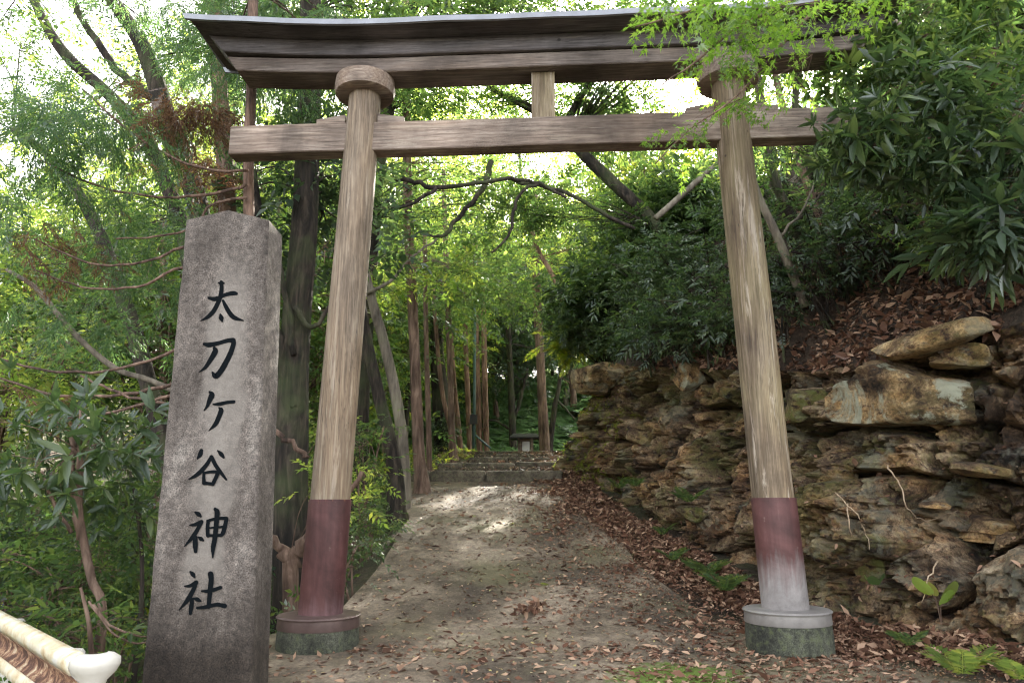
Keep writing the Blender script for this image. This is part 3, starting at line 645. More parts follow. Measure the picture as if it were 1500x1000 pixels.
# roof over the lintel: boarded soffit + grey sheet with a folded eave
xs = np.linspace(-1, 1, 90)
def sweep(name, sec, m_, half, slant, wv=.0):
    mb = MB(); V = []; zb = sec[0][1]
    for t in xs:
        for (y, z) in sec:
            x = t * (half + slant * (z - 5.15)); V.append((x, y, z + float(rise(np.array(x))) + wv * float(vnoise(x * 2.3, y * 3, 1.5, 77))))
    k_ = len(sec); i = np.arange(len(xs) - 1)[:, None] * k_; j = np.arange(k_)[None]; j2 = (j + 1) % k_
    mb.add(np.array(V), np.stack([i + j, i + j2, i + k_ + j2, i + k_ + j], -1).reshape(-1, 4))
    mb.f.append((np.array([list(range(k_))[::-1]]), 0)); mb.f.append((np.array([list(range((len(xs) - 1) * k_, len(xs) * k_))]), 0))
    return mb.build(name, m_, TO, False)
sweep('soffit', [(-.38, 5.205), (-.385, 5.235), (0, 5.40), (.385, 5.235), (.38, 5.205), (0, 5.203)][::-1], M_BEAMD, 3.12, .6)
sweep('roof_sheet', [(-.405, 5.19), (-.425, 5.195), (-.425, 5.245), (-.40, 5.26), (-.22, 5.33), (-.22, 5.352), (0, 5.44), (.22, 5.352), (.22, 5.33), (.425, 5.25), (.425, 5.19), (.405, 5.19), (.40, 5.24), (0, 5.405), (-.40, 5.24)][::-1], M_ROOF, 3.16, .6, .012)
mb = MB(); beam(mb, -.105, .105, -.06, .06, 4.442, 4.898, 3, seed=4); o = mb.build('strut', M_PIL2, TO, False)
for a, b_ in ((-2.06, -1.80), (-1.50, -1.26), (1.26, 1.50), (1.80, 2.06)):
    mb = MB(); sg = 1 if a < -1.7 or 1 < a < 1.4 else -1
    v, f = box(a, b_, -.055, .055, 4.443, 4.52); 
    for q in range(8):
        if v[q][2] > 4.5: v[q][2] = 4.515 + .02 * (1 if (v[q][0] > (a + b_) / 2) == (sg > 0) else -1) * (1 if a < 0 else 1)
    mb.add(v, f); mb.build('wedge', M_BEAM, TO, False)

# ------------------------------------------------------------------ stone monument
SM = thing('stone_monument', 'tall grey stone pillar carved with six black characters, left of the gate', 'stone monument', (-1.79, 4.5, -.05))
xs_ = 16; zs_ = 60
def mon_pt(u, t):      # u -1..1 over the face, t 0..1 up
    lx = -.315 + .0 * t; rx = .30; l1, r1 = -.325, .212
    return (l1 if 0 else 0)
mb = MB(); bot = (-.315, .312); top = (-.328, .208); zb, ztp = -.3, 2.93
sec = []
def ring(z, inset=0):
    t = (z + .05) / 2.98; xl_ = bot[0] * (1 - t) + top[0] * t + inset; xr_ = bot[1] * (1 - t) + top[1] * t - inset; dp = .32 - .015 * t; c = .012
    return [(xl_ + c, 0 + inset), (xr_ - c, 0 + inset), (xr_, c + inset), (xr_, dp - c), (xr_ - c, dp), (xl_ + c, dp), (xl_, dp - c), (xl_, c + inset)]
ZR = np.linspace(-.3, ztp, 50); V = []
for z in ZR:
    for (x, y) in ring(z): V.append((x + .003 * float(vnoise(x * 9, z * 9, y * 5)), y + .003 * float(vnoise(x * 8, z * 8, y * 5, 4)), z))
n8 = 8
# gabled top
rg = ring(ztp); xc = (rg[0][0] + rg[1][0]) / 2
V = np.array(V); i = np.arange(len(ZR) - 1)[:, None] * n8; j = np.arange(n8)[None]; j2 = (j + 1) % n8
mb.add(V, np.stack([i + j, i + j2, i + n8 + j2, i + n8 + j], -1).reshape(-1, 4))
last = (len(ZR) - 1) * n8; hpk = .065
V2 = [(xc, .0, ztp + hpk), (xc, .305, ztp + hpk)]; mb.v.append(np.array(V2)); mb.n += 2; a0 = len(V); 
for f in ([last + 1, a0, last + 0], [last + 4, last + 5, a0 + 1], [last + 1, last + 2, last + 3, last + 4, a0 + 1, a0], [last + 0, a0, a0 + 1, last + 5, last + 6, last + 7]):
    mb.f.append((np.array([f[::1]]), 0))
mo = mb.build('slab', M_STONE, SM, True, 30)
STR = [
 ((270, 390, 5.26), [[(285,122,20),(287,160,22),(283,210,24),(262,275,24),(225,345,24),(180,390,20),(125,420,4)],[(265,127,10),(282,130,22),(303,130,12)],[(188,243,14),(230,252,24),(270,240,20),(320,218,20),(375,207,24),(400,210,18)],[(298,265,14),(320,310,22),(350,360,24),(385,395,24),(455,418,6)],[(278,372,12),(285,398,26),(292,425,8)]]),
 ((270, 390, 5.26), [[(152,598,16),(190,605,26),(260,592,22),(330,572,22),(375,568,26)],[(378,568,24),(378,600,26),(355,670,28),(315,750,30),(275,815,30),(240,845,30),(218,818,12)],[(232,630,18),(238,655,30),(205,715,26),(160,780,18),(112,815,4)]]),
 ((260, 560, 5.88), [[(276,80,12),(295,104,34),(278,150,30),(255,205,18),(230,240,8)],[(308,187,10),(360,185,22),(420,172,20),(485,165,20)],[(358,216,10),(375,240,30),(355,300,28),(325,360,26),(270,415,5)]]),
 ((260, 560, 5.88), [[(205,585,22),(195,620,28),(170,657,8)],[(345,585,8),(375,615,26),(398,645,14)],[(292,635,18),(255,700,24),(200,765,26),(150,805,22),(98,832,8)],[(292,640,24),(330,715,24),(370,770,22),(420,835,12)],[(228,775,16),(226,820,20),(228,868,22)],[(225,778,14),(290,768,18),(352,768,20)],[(352,768,22),(330,820,24),(303,875,22)],[(225,864,20),(300,872,20)]]),
 ((250, 730, 5.56), [[(200,110,12),(225,125,26),(245,145,12)],[(158,215,10),(200,210,20),(250,188,24)],[(250,188,22),(230,230,22),(180,310,24),(112,388,6)],[(200,315,26),(200,370,30),(203,430,20)],[(225,312,8),(245,325,24),(265,340,12)],[(305,182,20),(300,240,22),(303,300,22)],[(300,180,16),(380,160,18),(455,160,20)],[(455,162,20),(445,210,24),(425,280,24),(405,300,18)],[(305,300,16),(410,297,18)],[(305,238,10),(430,228,14)],[(362,85,20),(378,110,30),(372,200,28),(358,330,28),(345,400,26),(343,478,8)]]),
 ((250, 730, 5.56), [[(160,595,12),(180,615,26),(195,640,10)],[(115,712,10),(160,708,20),(208,680,24)],[(208,680,22),(190,730,24),(140,820,26),(70,905,6)],[(175,820,20),(168,880,26),(160,935,18)],[(185,808,8),(215,818,24),(243,832,12)],[(325,612,32),(330,660,30),(322,740,28),(308,880,22)],[(255,752,12),(300,752,22),(350,742,22),(405,722,20)],[(215,888,14),(280,882,22),(370,862,22),(440,872,26)]]),
]
for (ox, oy, sc), strokes in STR:
    mb = MB()
    for si_, st in enumerate(strokes):
        P3 = smooth_path([(a, b_, c) for a, b_, c in st], 5); n_ = len(P3)
        xy = P3[:, :2]; T = np.gradient(xy, axis=0); T /= np.linalg.norm(T, axis=1)[:, None]; Nn = np.stack([-T[:, 1], T[:, 0]], 1); hw = P3[:, 2:] / 2 * 1.42
        L_ = xy + Nn * hw; R_ = xy - Nn * hw
        # round both ends
        head = [xy[0] - T[0] * hw[0] * math.sin(a) + Nn[0] * hw[0] * math.cos(a) for a in np.linspace(0, math.pi, 7)[1:-1]]
        tail = [xy[-1] + T[-1] * hw[-1] * math.sin(a) - Nn[-1] * hw[-1] * math.cos(a) for a in np.linspace(0, math.pi, 7)[1:-1]]
        poly = list(L_[::-1]) + head + list(R_) + tail
        off = .0025 + .0004 * si_
        def tow(q):
            Wp = W(ox + q[0] / sc, oy + q[1] / sc, 4.5 - off); return (Wp[0] + 1.79, -off, Wp[2] + .05)
        A = np.array([tow(q) for q in L_]); B = np.array([tow(q) for q in R_]); b0_ = mb.n
        mb.add(np.vstack([A, B]), np.array([(i_, i_ + 1, n_ + i_ + 1, n_ + i_) for i_ in range(n_ - 1)]))
        for cap_, cen in ((head, xy[0]), (tail, xy[-1])):
            Cc = np.array([tow(cen)] + [tow(q) for q in ([L_[0]] + cap_ + [R_[0]] if cap_ is head else [R_[-1]] + cap_ + [L_[-1]])]); mb.add(Cc, np.array([(0, i_, i_ + 1) for i_ in range(1, len(Cc) - 1)]))
    mb.build('carved_character', M_CARVE, SM, False)

# ------------------------------------------------------------------ guard rail
GA, GB = np.array([-1.96, 3.60]), np.array([-4.9, 6.76]); gd = (GB - GA) / np.linalg.norm(GB - GA); gn = np.array([-gd[1], gd[0]]) * 1.0   # towards the road
if gn @ (np.array([0, 0]) - GA) < 0: gn = -gn
GR = thing('guardrail', 'white steel guard rail with rust streaks at the lower left corner', 'guard rail', (GA[0], GA[1], .105))
prof = [(.0, -.005), (.026, -.012), (.056, -.034), (.058, -.064), (.042, -.10), (.008, -.14), (.0, -.175), (.008, -.21), (.042, -.245), (.058, -.285), (.056, -.315), (.026, -.338), (0, -.345)]
mb = MB(); LT = np.linalg.norm(GB - GA); nseg = 30; V = []
for t in np.linspace(0, LT, nseg):
    for (d_, z_) in prof: V.append((gd[0] * t + gn[0] * d_, gd[1] * t + gn[1] * d_, .30 - .0 * t + z_ * .9))
for (d_, z_) in [(a - .006, b_) for a, b_ in prof]: pass
V = np.array(V).reshape(nseg, len(prof), 3)
for a_, b_, mi_ in ((0, 5, 0), (4, 9, 1), (8, 13, 0)): q_ = V[:, a_:b_]; mb.add(*grid_mesh(q_[:, :, 0], q_[:, :, 1], q_[:, :, 2]), mi_)
bmr = mb.build('rail_beam', [M_RAIL, M_RUST], GR)
md = bmr.modifiers.new('thickness', 'SOLIDIFY'); md.thickness = .005
# rounded end wing
mb = MB(); V = []
for a in np.linspace(0, math.pi * .95, 14):
    c_ = -gn * .05 * 1.0; r_ = .05
    for (d_, z_) in prof:
        rr = r_ + d_; V.append((c_[0] + gn[0] * rr * math.cos(a) - gd[0] * rr * math.sin(a), c_[1] + gn[1] * rr * math.cos(a) - gd[1] * rr * math.sin(a), .303 + z_ * .9))
V = np.array(V).reshape(14, len(prof), 3); mb.add(*grid_mesh(V[:, :, 0], V[:, :, 1], V[:, :, 2])); e_ = mb.build('end_wing', M_POST, GR); md = e_.modifiers.new('thickness', 'SOLIDIFY'); md.thickness = .005
for t in (.75, 2.3, 3.9):
    c_ = gd * t - gn * .14; mb = MB(); add_tube(mb, [(c_[0], c_[1], z) for z in (-1.0, -.3, .19, .205)], [.057, .057, .057, .045], 20); pst = mb.build('post', M_POST, GR, True, 40)
    mb = MB(); v, f = box(-.03, .03, -.02, .1, .06, .20); ang = math.atan2(gn[1], gn[0]) - math.pi / 2; c2, s2_ = math.cos(ang), math.sin(ang)
    v = np.stack([v[:, 0] * c2 - v[:, 1] * s2_ + c_[0] + gn[0] * .04, v[:, 0] * s2_ + v[:, 1] * c2 + c_[1] + gn[1] * .04, v[:, 2]], 1); mb.add(v, f); mb.build('bracket', M_POST, pst, False)

# ------------------------------------------------------------------ stone steps
STP = [(14.05, -1.95, .95, 1.50, 1.735, (-1.55, -.5)), (15.2, -1.52, .98, 1.70, 1.95, (-1.0, .05)), (16.4, -.98, .84, 1.95, 2.13, (-.1,)), (17.6, -.92, .74, 2.10, 2.29, (.1,)), (19.0, -1.2, .92, 2.28, 2.475, (-.4, .4))]
LBS = ['lowest stone step where the concrete path ends', 'second step up, made of three thick blocks', 'third step up, narrower, strewn with leaves', 'fourth step up, thin sunlit edge', 'top step of the flight, mossy edge below the roofed board']
for i, ((y, x0, x1, z0, z1, cuts), lb) in enumerate(zip(STP, LBS)):
    st = thing('stone_step', lb, 'step', ((x0 + x1) / 2, y, z0), 0, 'stone steps up the path'); ed = [x0] + list(cuts) + [x1]
    for a, b_ in zip(ed[:-1], ed[1:]):
        o = rock_mesh('stone_block', (b_ - a - .012, .50, z1 - z0 + .03), int(200 + i * 10 + a * 3), M_STEP, st, 0, (random.uniform(-.02, .02), random.uniform(-.012, .012)), True); o.location = ((a + b_) / 2 - (x0 + x1) / 2, .2, (z1 - z0) / 2 + random.uniform(-.01, .01))

# ------------------------------------------------------------------ small roofed board beyond the steps
c0 = W(769, 664, 27); SH = thing('notice_shelter', 'small roofed wooden board with white paper beyond the top step', 'notice board', (c0[0], 27, 2.82))
mb = MB()
for sg in (-1, 1):
    a = np.array([(-.55 + 0, -.42, .76), (.55, -.42, .76), (.42, 0, .92), (-.42, 0, .92)]) if sg < 0 else np.array([(.55, .42, .76), (-.55, .42, .76), (-.42, 0, .92), (.42, 0, .92)])
    v = np.vstack([a, a - [0, 0, .05]]); mb.add(v, np.array([(0, 1, 2, 3), (7, 6, 5, 4), (0, 4, 5, 1), (1, 5, 6, 2), (3, 7, 4, 0)]))
mb.build('roof', M_BLACK, SH, False)
for x in (-.22, .26):
    mb = MB(); mb.add(*box(x - .045, x + .045, -.045, .045, -.2, .86)); mb.build('post', M_BEAM, SH, False)
mb = MB(); mb.add(*box(-.17, .21, -.02, .02, .1, .72)); bo = mb.build('board', M_BEAM, SH, False)
mb = MB(); mb.add(*box(-.10, .17, -.028, -.022, .12, .62)); mb.build('paper', M_PAPER, bo, False)
PL = thing('utility_pole', 'thin teal pole with a small black box among the red trunks', 'pole', tuple(W(694, 664, 22)[:2]) + (2.45,))
mb = MB(); add_tube(mb, [(0, 0, z) for z in (-.1, 2, 4, 6.5)], .045, 10); mb.build('shaft', M_TEAL, PL)
mb = MB(); mb.add(*box(-.12, .10, -.17, -.05, 1.05, 1.33)); mb.build('meter_box', M_BLACK, PL, False)
mb = MB(); add_tube(mb, [(.02, 0, .75), (.5, .05, .35)], .03, 8); mb.build('brace', M_TEAL, PL)

# ------------------------------------------------------------------ trees and foliage
def rand_dir(n, r, zb=0.0, up=0):
    d = r.normal(size=(n, 3)); d[:, 2] = d[:, 2] * .7 + zb; return d / np.linalg.norm(d, axis=1)[:, None]
OFF = np.zeros(3); SUNV = np.array([math.sin(math.radians(13.4)), math.cos(math.radians(13.4)), 0]) * math.cos(math.radians(30.4)) + np.array([0, 0, math.sin(math.radians(30.4))])
def foliage(mb_leaf, mb_br, centre, rad, ncl, per, tmpls, size, attach, r, clr=.38, br=.03, zb=-.15, shell=.55, droop=0, mat_=0):
    """clusters of sprigs inside an ellipsoid, a limb from `attach` to each cluster"""
    centre = np.array(centre, float); rad = np.broadcast_to(np.array(rad, float), (3,)); at_ = np.array(attach, float)
    d = rand_dir(ncl, r); rr = (shell + (1 - shell) * r.random(ncl)) ** .8; C = centre + d * rad * rr[:, None]
    for c in C:
        if mb_br is not None and br > 0:
            a = at_[r.integers(len(at_))] if at_.ndim == 2 else at_
            mid = (a + c) / 2 + r.normal(size=3) * np.linalg.norm(c - a) * .09 + [0, 0, .06 * np.linalg.norm(c - a)]
            add_tube(mb_br, smooth_path([a, mid, c], 4), np.linspace(br, br * .25, 9), 5, cap=False)
            for _ in range(4):
                e = c + r.normal(size=3) * rad.mean() * clr * .8; m2 = (c + e) / 2 + r.normal(size=3) * .05
                add_tube(mb_br, [(mid + c) / 2, m2, e], [br * .3, br * .2, br * .1], 4, cap=False)
    n = ncl * per; k_ = np.repeat(np.arange(ncl), per); off = r.normal(size=(n, 3)) * [1, 1, .6] * clr * rad.mean()
    P = C[k_] + off; D = off / (np.linalg.norm(off, axis=1)[:, None] + 1e-6) + r.normal(size=(n, 3)) * .6; D[:, 2] = D[:, 2] * .6 + zb - droop
    Q_ = P + OFF - CAM; t_ = Q_ @ SUNV; keep = (np.linalg.norm(Q_ - t_[:, None] * SUNV, axis=1) > .024 * t_ + .10) | (t_ < 6.5)     # the break in the canopy towards the sun
    P, D = P[keep], D[keep]; n = len(P)
    M = rot_from(D, r.normal(size=n) * .5); sc = size * np.clip(r.lognormal(0, .32, n), .45, 1.9); ti = r.integers(len(tmpls), size=n)
    for q in range(len(tmpls)): place(mb_leaf, tmpls[q], P[ti == q], M[ti == q], sc[ti == q], mat_)

def img_path(pts, Y):
    """pts (px,py,width px[,dY]) -> world path and radii"""
    P, R = [], []
    for q in pts:
        yy = Y + (q[3] if len(q) > 3 else 0); P.append(W(q[0], q[1], yy)); z = (P[-1] - CAM) @ _FW; R.append(q[2] / 2 * z / F_PX)
    return np.array(P), np.array(R)
def tree(label, Y, pts, bark, crowns=(), name='tree', cat='tree', group=None, limbs=(), seed=0, nseg=14, flut=0, root=True):
    """pts bottom to top in the photo; crowns: (px,py,Y,rad,ncl,per,tmpl,size,leafkey,kw)"""
    r = np.random.default_rng(seed + 50); P, R = img_path(pts, Y)
    base = P[0].copy()
    if root:
        g_ = float(gz(base[0], base[1])); 
        if base[2] > g_ - .1 and base[2] - g_ < 3: P = np.vstack([[base[0], base[1], g_ - .15], P]); R = np.concatenate([[R[0] * 1.25], R])
    base = P[0].copy(); T = thing(name, label, cat, tuple(base), 0, group); P = P - base
    mb = MB(); SP = smooth_path(np.hstack([P, R[:, None]]), 5); add_tube(mb, SP[:, :3], SP[:, 3], nseg, wob=.10, seed=seed, flut=flut); mb.build('trunk', BK[bark], T)
    mbb = MB()
    for lm in limbs:
        LY, lp = lm; Q, RR = img_path(lp, LY); Q = Q - base; SQ = smooth_path(np.hstack([Q, RR[:, None]]), 5); m1 = MB(); SQ[1:-1, :3] += r.normal(size=(len(SQ) - 2, 3)) * SQ[1:-1, 3:] * .35; add_tube(m1, SQ[:, :3], SQ[:, 3] * (.78 if bark == 'cedar' else 1), 8, wob=.12, seed=seed + 3); m1.build('limb', BK[bark], T)
    groups = {}
    for (px, py, cY, rad, ncl, per, tm, size, lk, kw) in crowns:
        kw = dict(kw); c = W(px, py, cY) - base; att = kw.pop('att', None)
        if att is None: 
            dd = np.linalg.norm(SP[:, :3] - c, axis=1) + (SP[:, 2] > c[2]) * 2; att = SP[np.argmin(dd), :3]
        else: att = W(*att) - base
        globals()['OFF'] = base; mbb = MB(); groups.setdefault(lk, MB()); foliage(groups[lk], mbb, c, rad, ncl, per, tm, size, att, r, **kw)
        if mbb.v: mbb.build('branches', BK[bark], T)
    globals()['OFF'] = np.zeros(3)
    for lk, m_ in groups.items(): m_.build('crown', LF[lk], T)
    return T

# --- left side: big trunks behind the stone and the gate
tree('tall straight cedar with reddish bark rising directly behind the stone pillar', 6.6, [(372, 880, 17), (368, 500, 17), (364, 250, 16), (368, 130, 15), (372, -60, 14), (376, -300, 12)], 'cedar', name='cedar_tree', cat='cedar tree', seed=1,
  crowns=[(395, 60, 7.6, (.9, .7, .6), 10, 26, CEDAR, .34, 'cedar', dict(br=.012, droop=.5)), (170, 450, 7.6, (1.0, .6, .5), 5, 18, CEDAR, .30, 'cedar', dict(br=.0, droop=.5)), (60, 330, 6.3, (.6, .5, .3), 2, 12, CEDAR, .28, 'rust', dict(br=0, droop=.5)), (150, 320, 7.0, (.8, .5, .35), 6, 20, CEDAR, .28, 'cedar', dict(br=0, droop=.6)), (60, 200, 6.3, (.9, .6, .5), 9, 22, CEDAR, .30, 'cedar', dict(br=0, droop=.6)), (40, 600, 6.2, (.3, .3, .12), 2, 10, CEDAR, .24, 'rust', dict(br=0, droop=.4)), (170, 200, 7.4, (.8, .6, .45), 6, 20, CEDAR, .3, 'cedar', dict(br=0, droop=.6)), (290, 190, 6.8, (.4, .4, .35), 5, 20, CEDAR, .26, 'rust', dict(br=0, droop=.6))],
  limbs=[(6.5, [(362, 470, 8), (300, 490, 7), (200, 535, 6), (90, 545, 5), (0, 525, 4), (-60, 500, 3)]), (6.4, [(364, 500, 9), (300, 545, 8), (200, 575, 7), (110, 582, 6), (40, 568, 5), (-30, 540, 3)]), (6.4, [(366, 560, 9), (300, 592, 7), (220, 588, 6), (150, 565, 5), (118, 550, 3)]), (6.3, [(366, 540, 8), (280, 570, 7), (200, 595, 6), (110, 612, 5), (30, 615, 3)]), (6.5, [(362, 270, 7), (300, 285, 6), (230, 288, 5), (150, 275, 4), (60, 235, 3)]), (6.4, [(362, 330, 7), (270, 360, 6), (210, 385, 5), (130, 385, 4), (50, 350, 3)]), (6.5, [(362, 290, 6), (310, 300, 5), (285, 330, 4), (240, 345, 4), (170, 350, 3)]), (6.4, [(364, 250, 6), (290, 245, 5), (200, 200, 4), (120, 130, 3)]), (6.4, [(362, 400, 7), (270, 392, 6), (200, 420, 5), (120, 420, 4), (50, 395, 3)]),
    (6.7, [(372, 620, 12), (410, 640, 10), (445, 665, 9), (452, 668, 4)])])
tree('thick dark tree trunk between the stone pillar and the left gate pillar', 8.6, [(428, 880, 62), (425, 760, 52), (428, 620, 46), (432, 480, 42), (445, 340, 38), (452, 200, 34), (455, 60, 30), (455, -150, 26)], 'dark', seed=2, flut=.14, nseg=18,
  crowns=[(430, 290, 9.2, (1.1, .8, .8), 14, 26, SPRIG, .34, 'dark', dict(br=.02)), (500, 60, 9.5, (1.2, .9, .8), 14, 26, SPRIG, .34, 'mid', dict(br=.02))],
  limbs=[(8.5, [(430, 600, 22), (405, 500, 18), (385, 380, 15), (370, 250, 12)]), (8.4, [(430, 520, 10), (418, 430, 8), (400, 350, 6)]), (8.4, [(432, 450, 9), (460, 480, 7), (500, 420, 5), (520, 380, 4)])])
tree('forked low tree with smooth reddish limbs beside the foot of the left gate pillar', 7.3, [(425, 905, 24), (426, 850, 24), (424, 820, 22)], 'brown', seed=3, limbs=[(7.3, [(424, 825, 20), (408, 800, 14), (395, 785, 11), (370, 770, 9)]), (7.3, [(424, 825, 20), (440, 800, 15), (470, 765, 12), (500, 740, 9), (530, 690, 6)])],
  crowns=[(500, 700, 7.6, (.35, .3, .4), 5, 12, SPRIG, .16, 'bright', dict(br=.006))])
tree('slim bent dark trunk just right of the left gate pillar', 11, [(580, 715, 26), (572, 650, 20), (555, 580, 18), (540, 510, 16), (527, 430, 13), (515, 330, 11)], 'dark', seed=4, crowns=[(560, 300, 12, (1.0, .8, .7), 9, 22, SPRIG, .28, 'mid', dict(br=.014))])
tree('curved pale grey trunk leaning left behind the left gate pillar', 11.6, [(592, 712, 20), (590, 650, 17), (580, 580, 16), (562, 500, 15), (545, 440, 14), (530, 370, 12), (520, 280, 10)], 'grey', seed=5, limbs=[(11.5, [(538, 430, 6), (575, 410, 5), (600, 380, 4), (640, 350, 3)])], crowns=[(600, 400, 12.5, (.9, .7, .45), 7, 20, SPRIG, .26, 'bright', dict(br=.01))])
tree('straight dark brown trunk standing at the left end of the lowest step', 13.0, [(618, 712, 25), (613, 660, 18), (609, 560, 16), (604, 440, 15), (598, 320, 14), (596, 180, 12), (594, 0, 10)], 'brown', seed=6, crowns=[(660, 400, 13.5, (1.1, .9, .5), 10, 24, SPRIG, .26, 'mid', dict(br=.012)), (600, 260, 13.6, (1.3, 1, .6), 10, 24, SPRIG, .26, 'mid', dict(br=.012))])
tree('thin pale brown trunk close behind the straight dark trunk at the steps', 15.0, [(629, 700, 9), (627, 600, 8), (624, 480, 7), (622, 340, 6)], 'brown', seed=7, crowns=[(640, 330, 15.2, (1.2, .9, .5), 7, 20, SPRIG, .28, 'mid', dict(br=.01))])
tree('stout ivy covered black trunk left of the upper steps', 19.5, [(650, 678, 34), (648, 640, 27), (645, 580, 24), (640, 500, 20), (640, 380, 16)], 'dark', seed=8, crowns=[(648, 620, 19.2, (.30, .25, .7), 8, 26, SPRIG, .16, 'dark', dict(br=0, shell=.8)), (640, 470, 19, (1.5, 1.2, .8), 12, 26, SPRIG, .3, 'mid', dict(br=.015))])
tree('slender dark trunk with a reddish foot left of the second step', 17, [(663, 680, 12), (661, 600, 9), (658, 500, 9), (654, 400, 8), (650, 250, 6)], 'brown', seed=9, crowns=[(690, 430, 17, (1.6, 1.2, .7), 14, 26, SPRIG, .28, 'mid', dict(br=.012))])
tree('slanting red barked sapling crossing the slender dark trunk', 18, [(668, 668, 7), (658, 620, 7), (648, 575, 7), (640, 500, 6), (634, 420, 5)], 'red', seed=10)
tree('red trunk leaning slightly right beside the top of the steps', 21, [(675, 665, 9), (671, 620, 8), (666, 570, 7), (660, 480, 6)], 'red', seed=11)
tree('thin red cedar trunk left of the teal pole', 25, [(688, 664, 8), (686, 600, 8), (682, 500, 7), (680, 350, 6)], 'red', name='cedar_tree', cat='cedar tree', seed=12, crowns=[(700, 420, 25, (2.0, 1.5, 1.2), 12, 26, SPRIG, .4, 'mid', dict(br=.015))])
tree('straight red cedar trunk right of the teal pole', 24, [(703, 664, 10), (701, 600, 9), (698, 500, 8), (696, 350, 7)], 'red', name='cedar_tree', cat='cedar tree', seed=13)
tree('paler red cedar trunk with a looping side branch', 24, [(713, 664, 9), (711, 600, 9), (709, 500, 8), (707, 380, 6)], 'red', name='cedar_tree', cat='cedar tree', seed=14, limbs=[(23.8, [(706, 630, 3), (714, 615, 3), (713, 580, 3), (711, 550, 2)])])
tree('twin stemmed dark tree just left of the roofed board', 29, [(752, 664, 13), (750, 610, 11), (748, 550, 9), (744, 470, 8)], 'dark', seed=15, limbs=[(29, [(752, 620, 6), (764, 580, 5), (772, 540, 4)]), (29, [(750, 630, 4), (725, 616, 3), (712, 616, 2)])], crowns=[(755, 500, 30, (2.6, 1.8, 1.8), 16, 26, SPRIG, .45, 'dark', dict(br=.02)), (715, 560, 31, (1.8, 1.2, 1.2), 8, 26, SPRIG, .42, 'dark', dict(br=.02))])
tree('straight brown trunk just right of the roofed board', 24.5, [(798, 664, 18), (795, 600, 14), (791, 520, 13), (786, 420, 12), (783, 280, 10)], 'brown', seed=16, crowns=[(770, 380, 25, (2.2, 1.6, 1.2), 14, 26, SPRIG, .36, 'mid', dict(br=.015))])
tree('leaning dark tree at the cliff nose behind the brown trunk', 27, [(806, 650, 9), (812, 600, 8), (818, 570, 6), (822, 540, 5)], 'dark', seed=17, limbs=[(27, [(815, 585, 4), (830, 600, 3), (842, 615, 2)])])
tree('slender reddish pole leaning across the gap above the cliff nose', 18, [(840, 480, 8), (826, 440, 7), (808, 400, 7), (790, 370, 6), (776, 330, 5), (760, 290, 4)], 'red', seed=18, root=False, crowns=[(840, 360, 18.5, (1.2, 1.0, .8), 10, 26, SPRIG, .3, 'bright', dict(br=.01)), (800, 280, 18, (1.2, 1.0, .6), 8, 24, SPRIG, .3, 'mid', dict(br=.01))])
# --- far left trunks
tree('dark sweeping trunk from the upper left corner down behind the stone pillar', 9.5, [(262, 880, 30), (250, 700, 26), (222, 580, 24), (200, 500, 24), (175, 420, 22), (160, 380, 20), (140, 330, 17), (100, 260, 14), (60, 220, 12), (20, 190, 10)], 'dark', seed=20, crowns=[(120, 430, 9.9, (1.2, .8, .7), 7, 20, SPRIG_FINE, .3, 'mid', dict(br=.015)), (60, 130, 10, (1.4, .9, .7), 8, 20, SPRIG_FINE, .3, 'mid', dict(br=.015))])
tree('dark trunk curving down from the top left corner across bright sky', 10.5, [(300, 880, 28), (290, 600, 26), (283, 420, 24), (265, 330, 22), (240, 260, 21), (205, 190, 20), (150, 130, 17), (105, 90, 16), (75, 50, 14), (45, -10, 12), (20, -80, 10)], 'dark', seed=21, crowns=[(40, 30, 11.5, (1.2, .9, .6), 8, 24, SPRIG_FINE, .3, 'mid', dict(br=.012)), (230, 330, 11, (1.0, .8, .6), 9, 24, SPRIG_FINE, .3, 'mid', dict(br=.012))])
tree('thickest black trunk leaning left above the stone pillar', 9.8, [(330, 860, 34), (318, 600, 32), (305, 420, 30), (290, 300, 29), (265, 230, 32), (245, 180, 30), (228, 120, 26), (205, 60, 22), (165, 0, 19), (130, -60, 16)], 'dark', seed=22, nseg=18, crowns=[(200, 30, 10.5, (1.4, 1.0, .7), 8, 20, SPRIG_FINE, .3, 'dark', dict(br=.012)), (330, 90, 10.5, (.9, .9, .7), 8, 24, CEDAR, .34, 'cedar', dict(br=.012, droop=.4))],
  limbs=[(10, [(235, 150, 16), (180, 110, 12), (140, 60, 10), (100, -10, 9)])])
tree('straight dusky trunk rising between the leaning trunk and the reddish cedar', 9.0, [(345, 860, 30), (338, 600, 26), (334, 350, 25), (328, 220, 24), (320, 100, 22), (312, -60, 20)], 'brown', seed=23, crowns=[(310, 220, 8.7, (.35, .3, .6), 4, 14, CEDAR, .28, 'rust', dict(br=0, droop=.6)), (330, 20, 9.4, (1.2, .9, .5), 12, 26, CEDAR, .34, 'cedar', dict(br=.012, droop=.4))])
tree('fallen bare grey pole slanting through the bushes left of the stone', 7.6, [(262, 575, 9), (215, 555, 8), (170, 540, 8), (120, 500, 8), (85, 460, 8), (50, 420, 7), (10, 395, 5)], 'grey', name='dead_pole', cat='dead tree', seed=24, root=False)
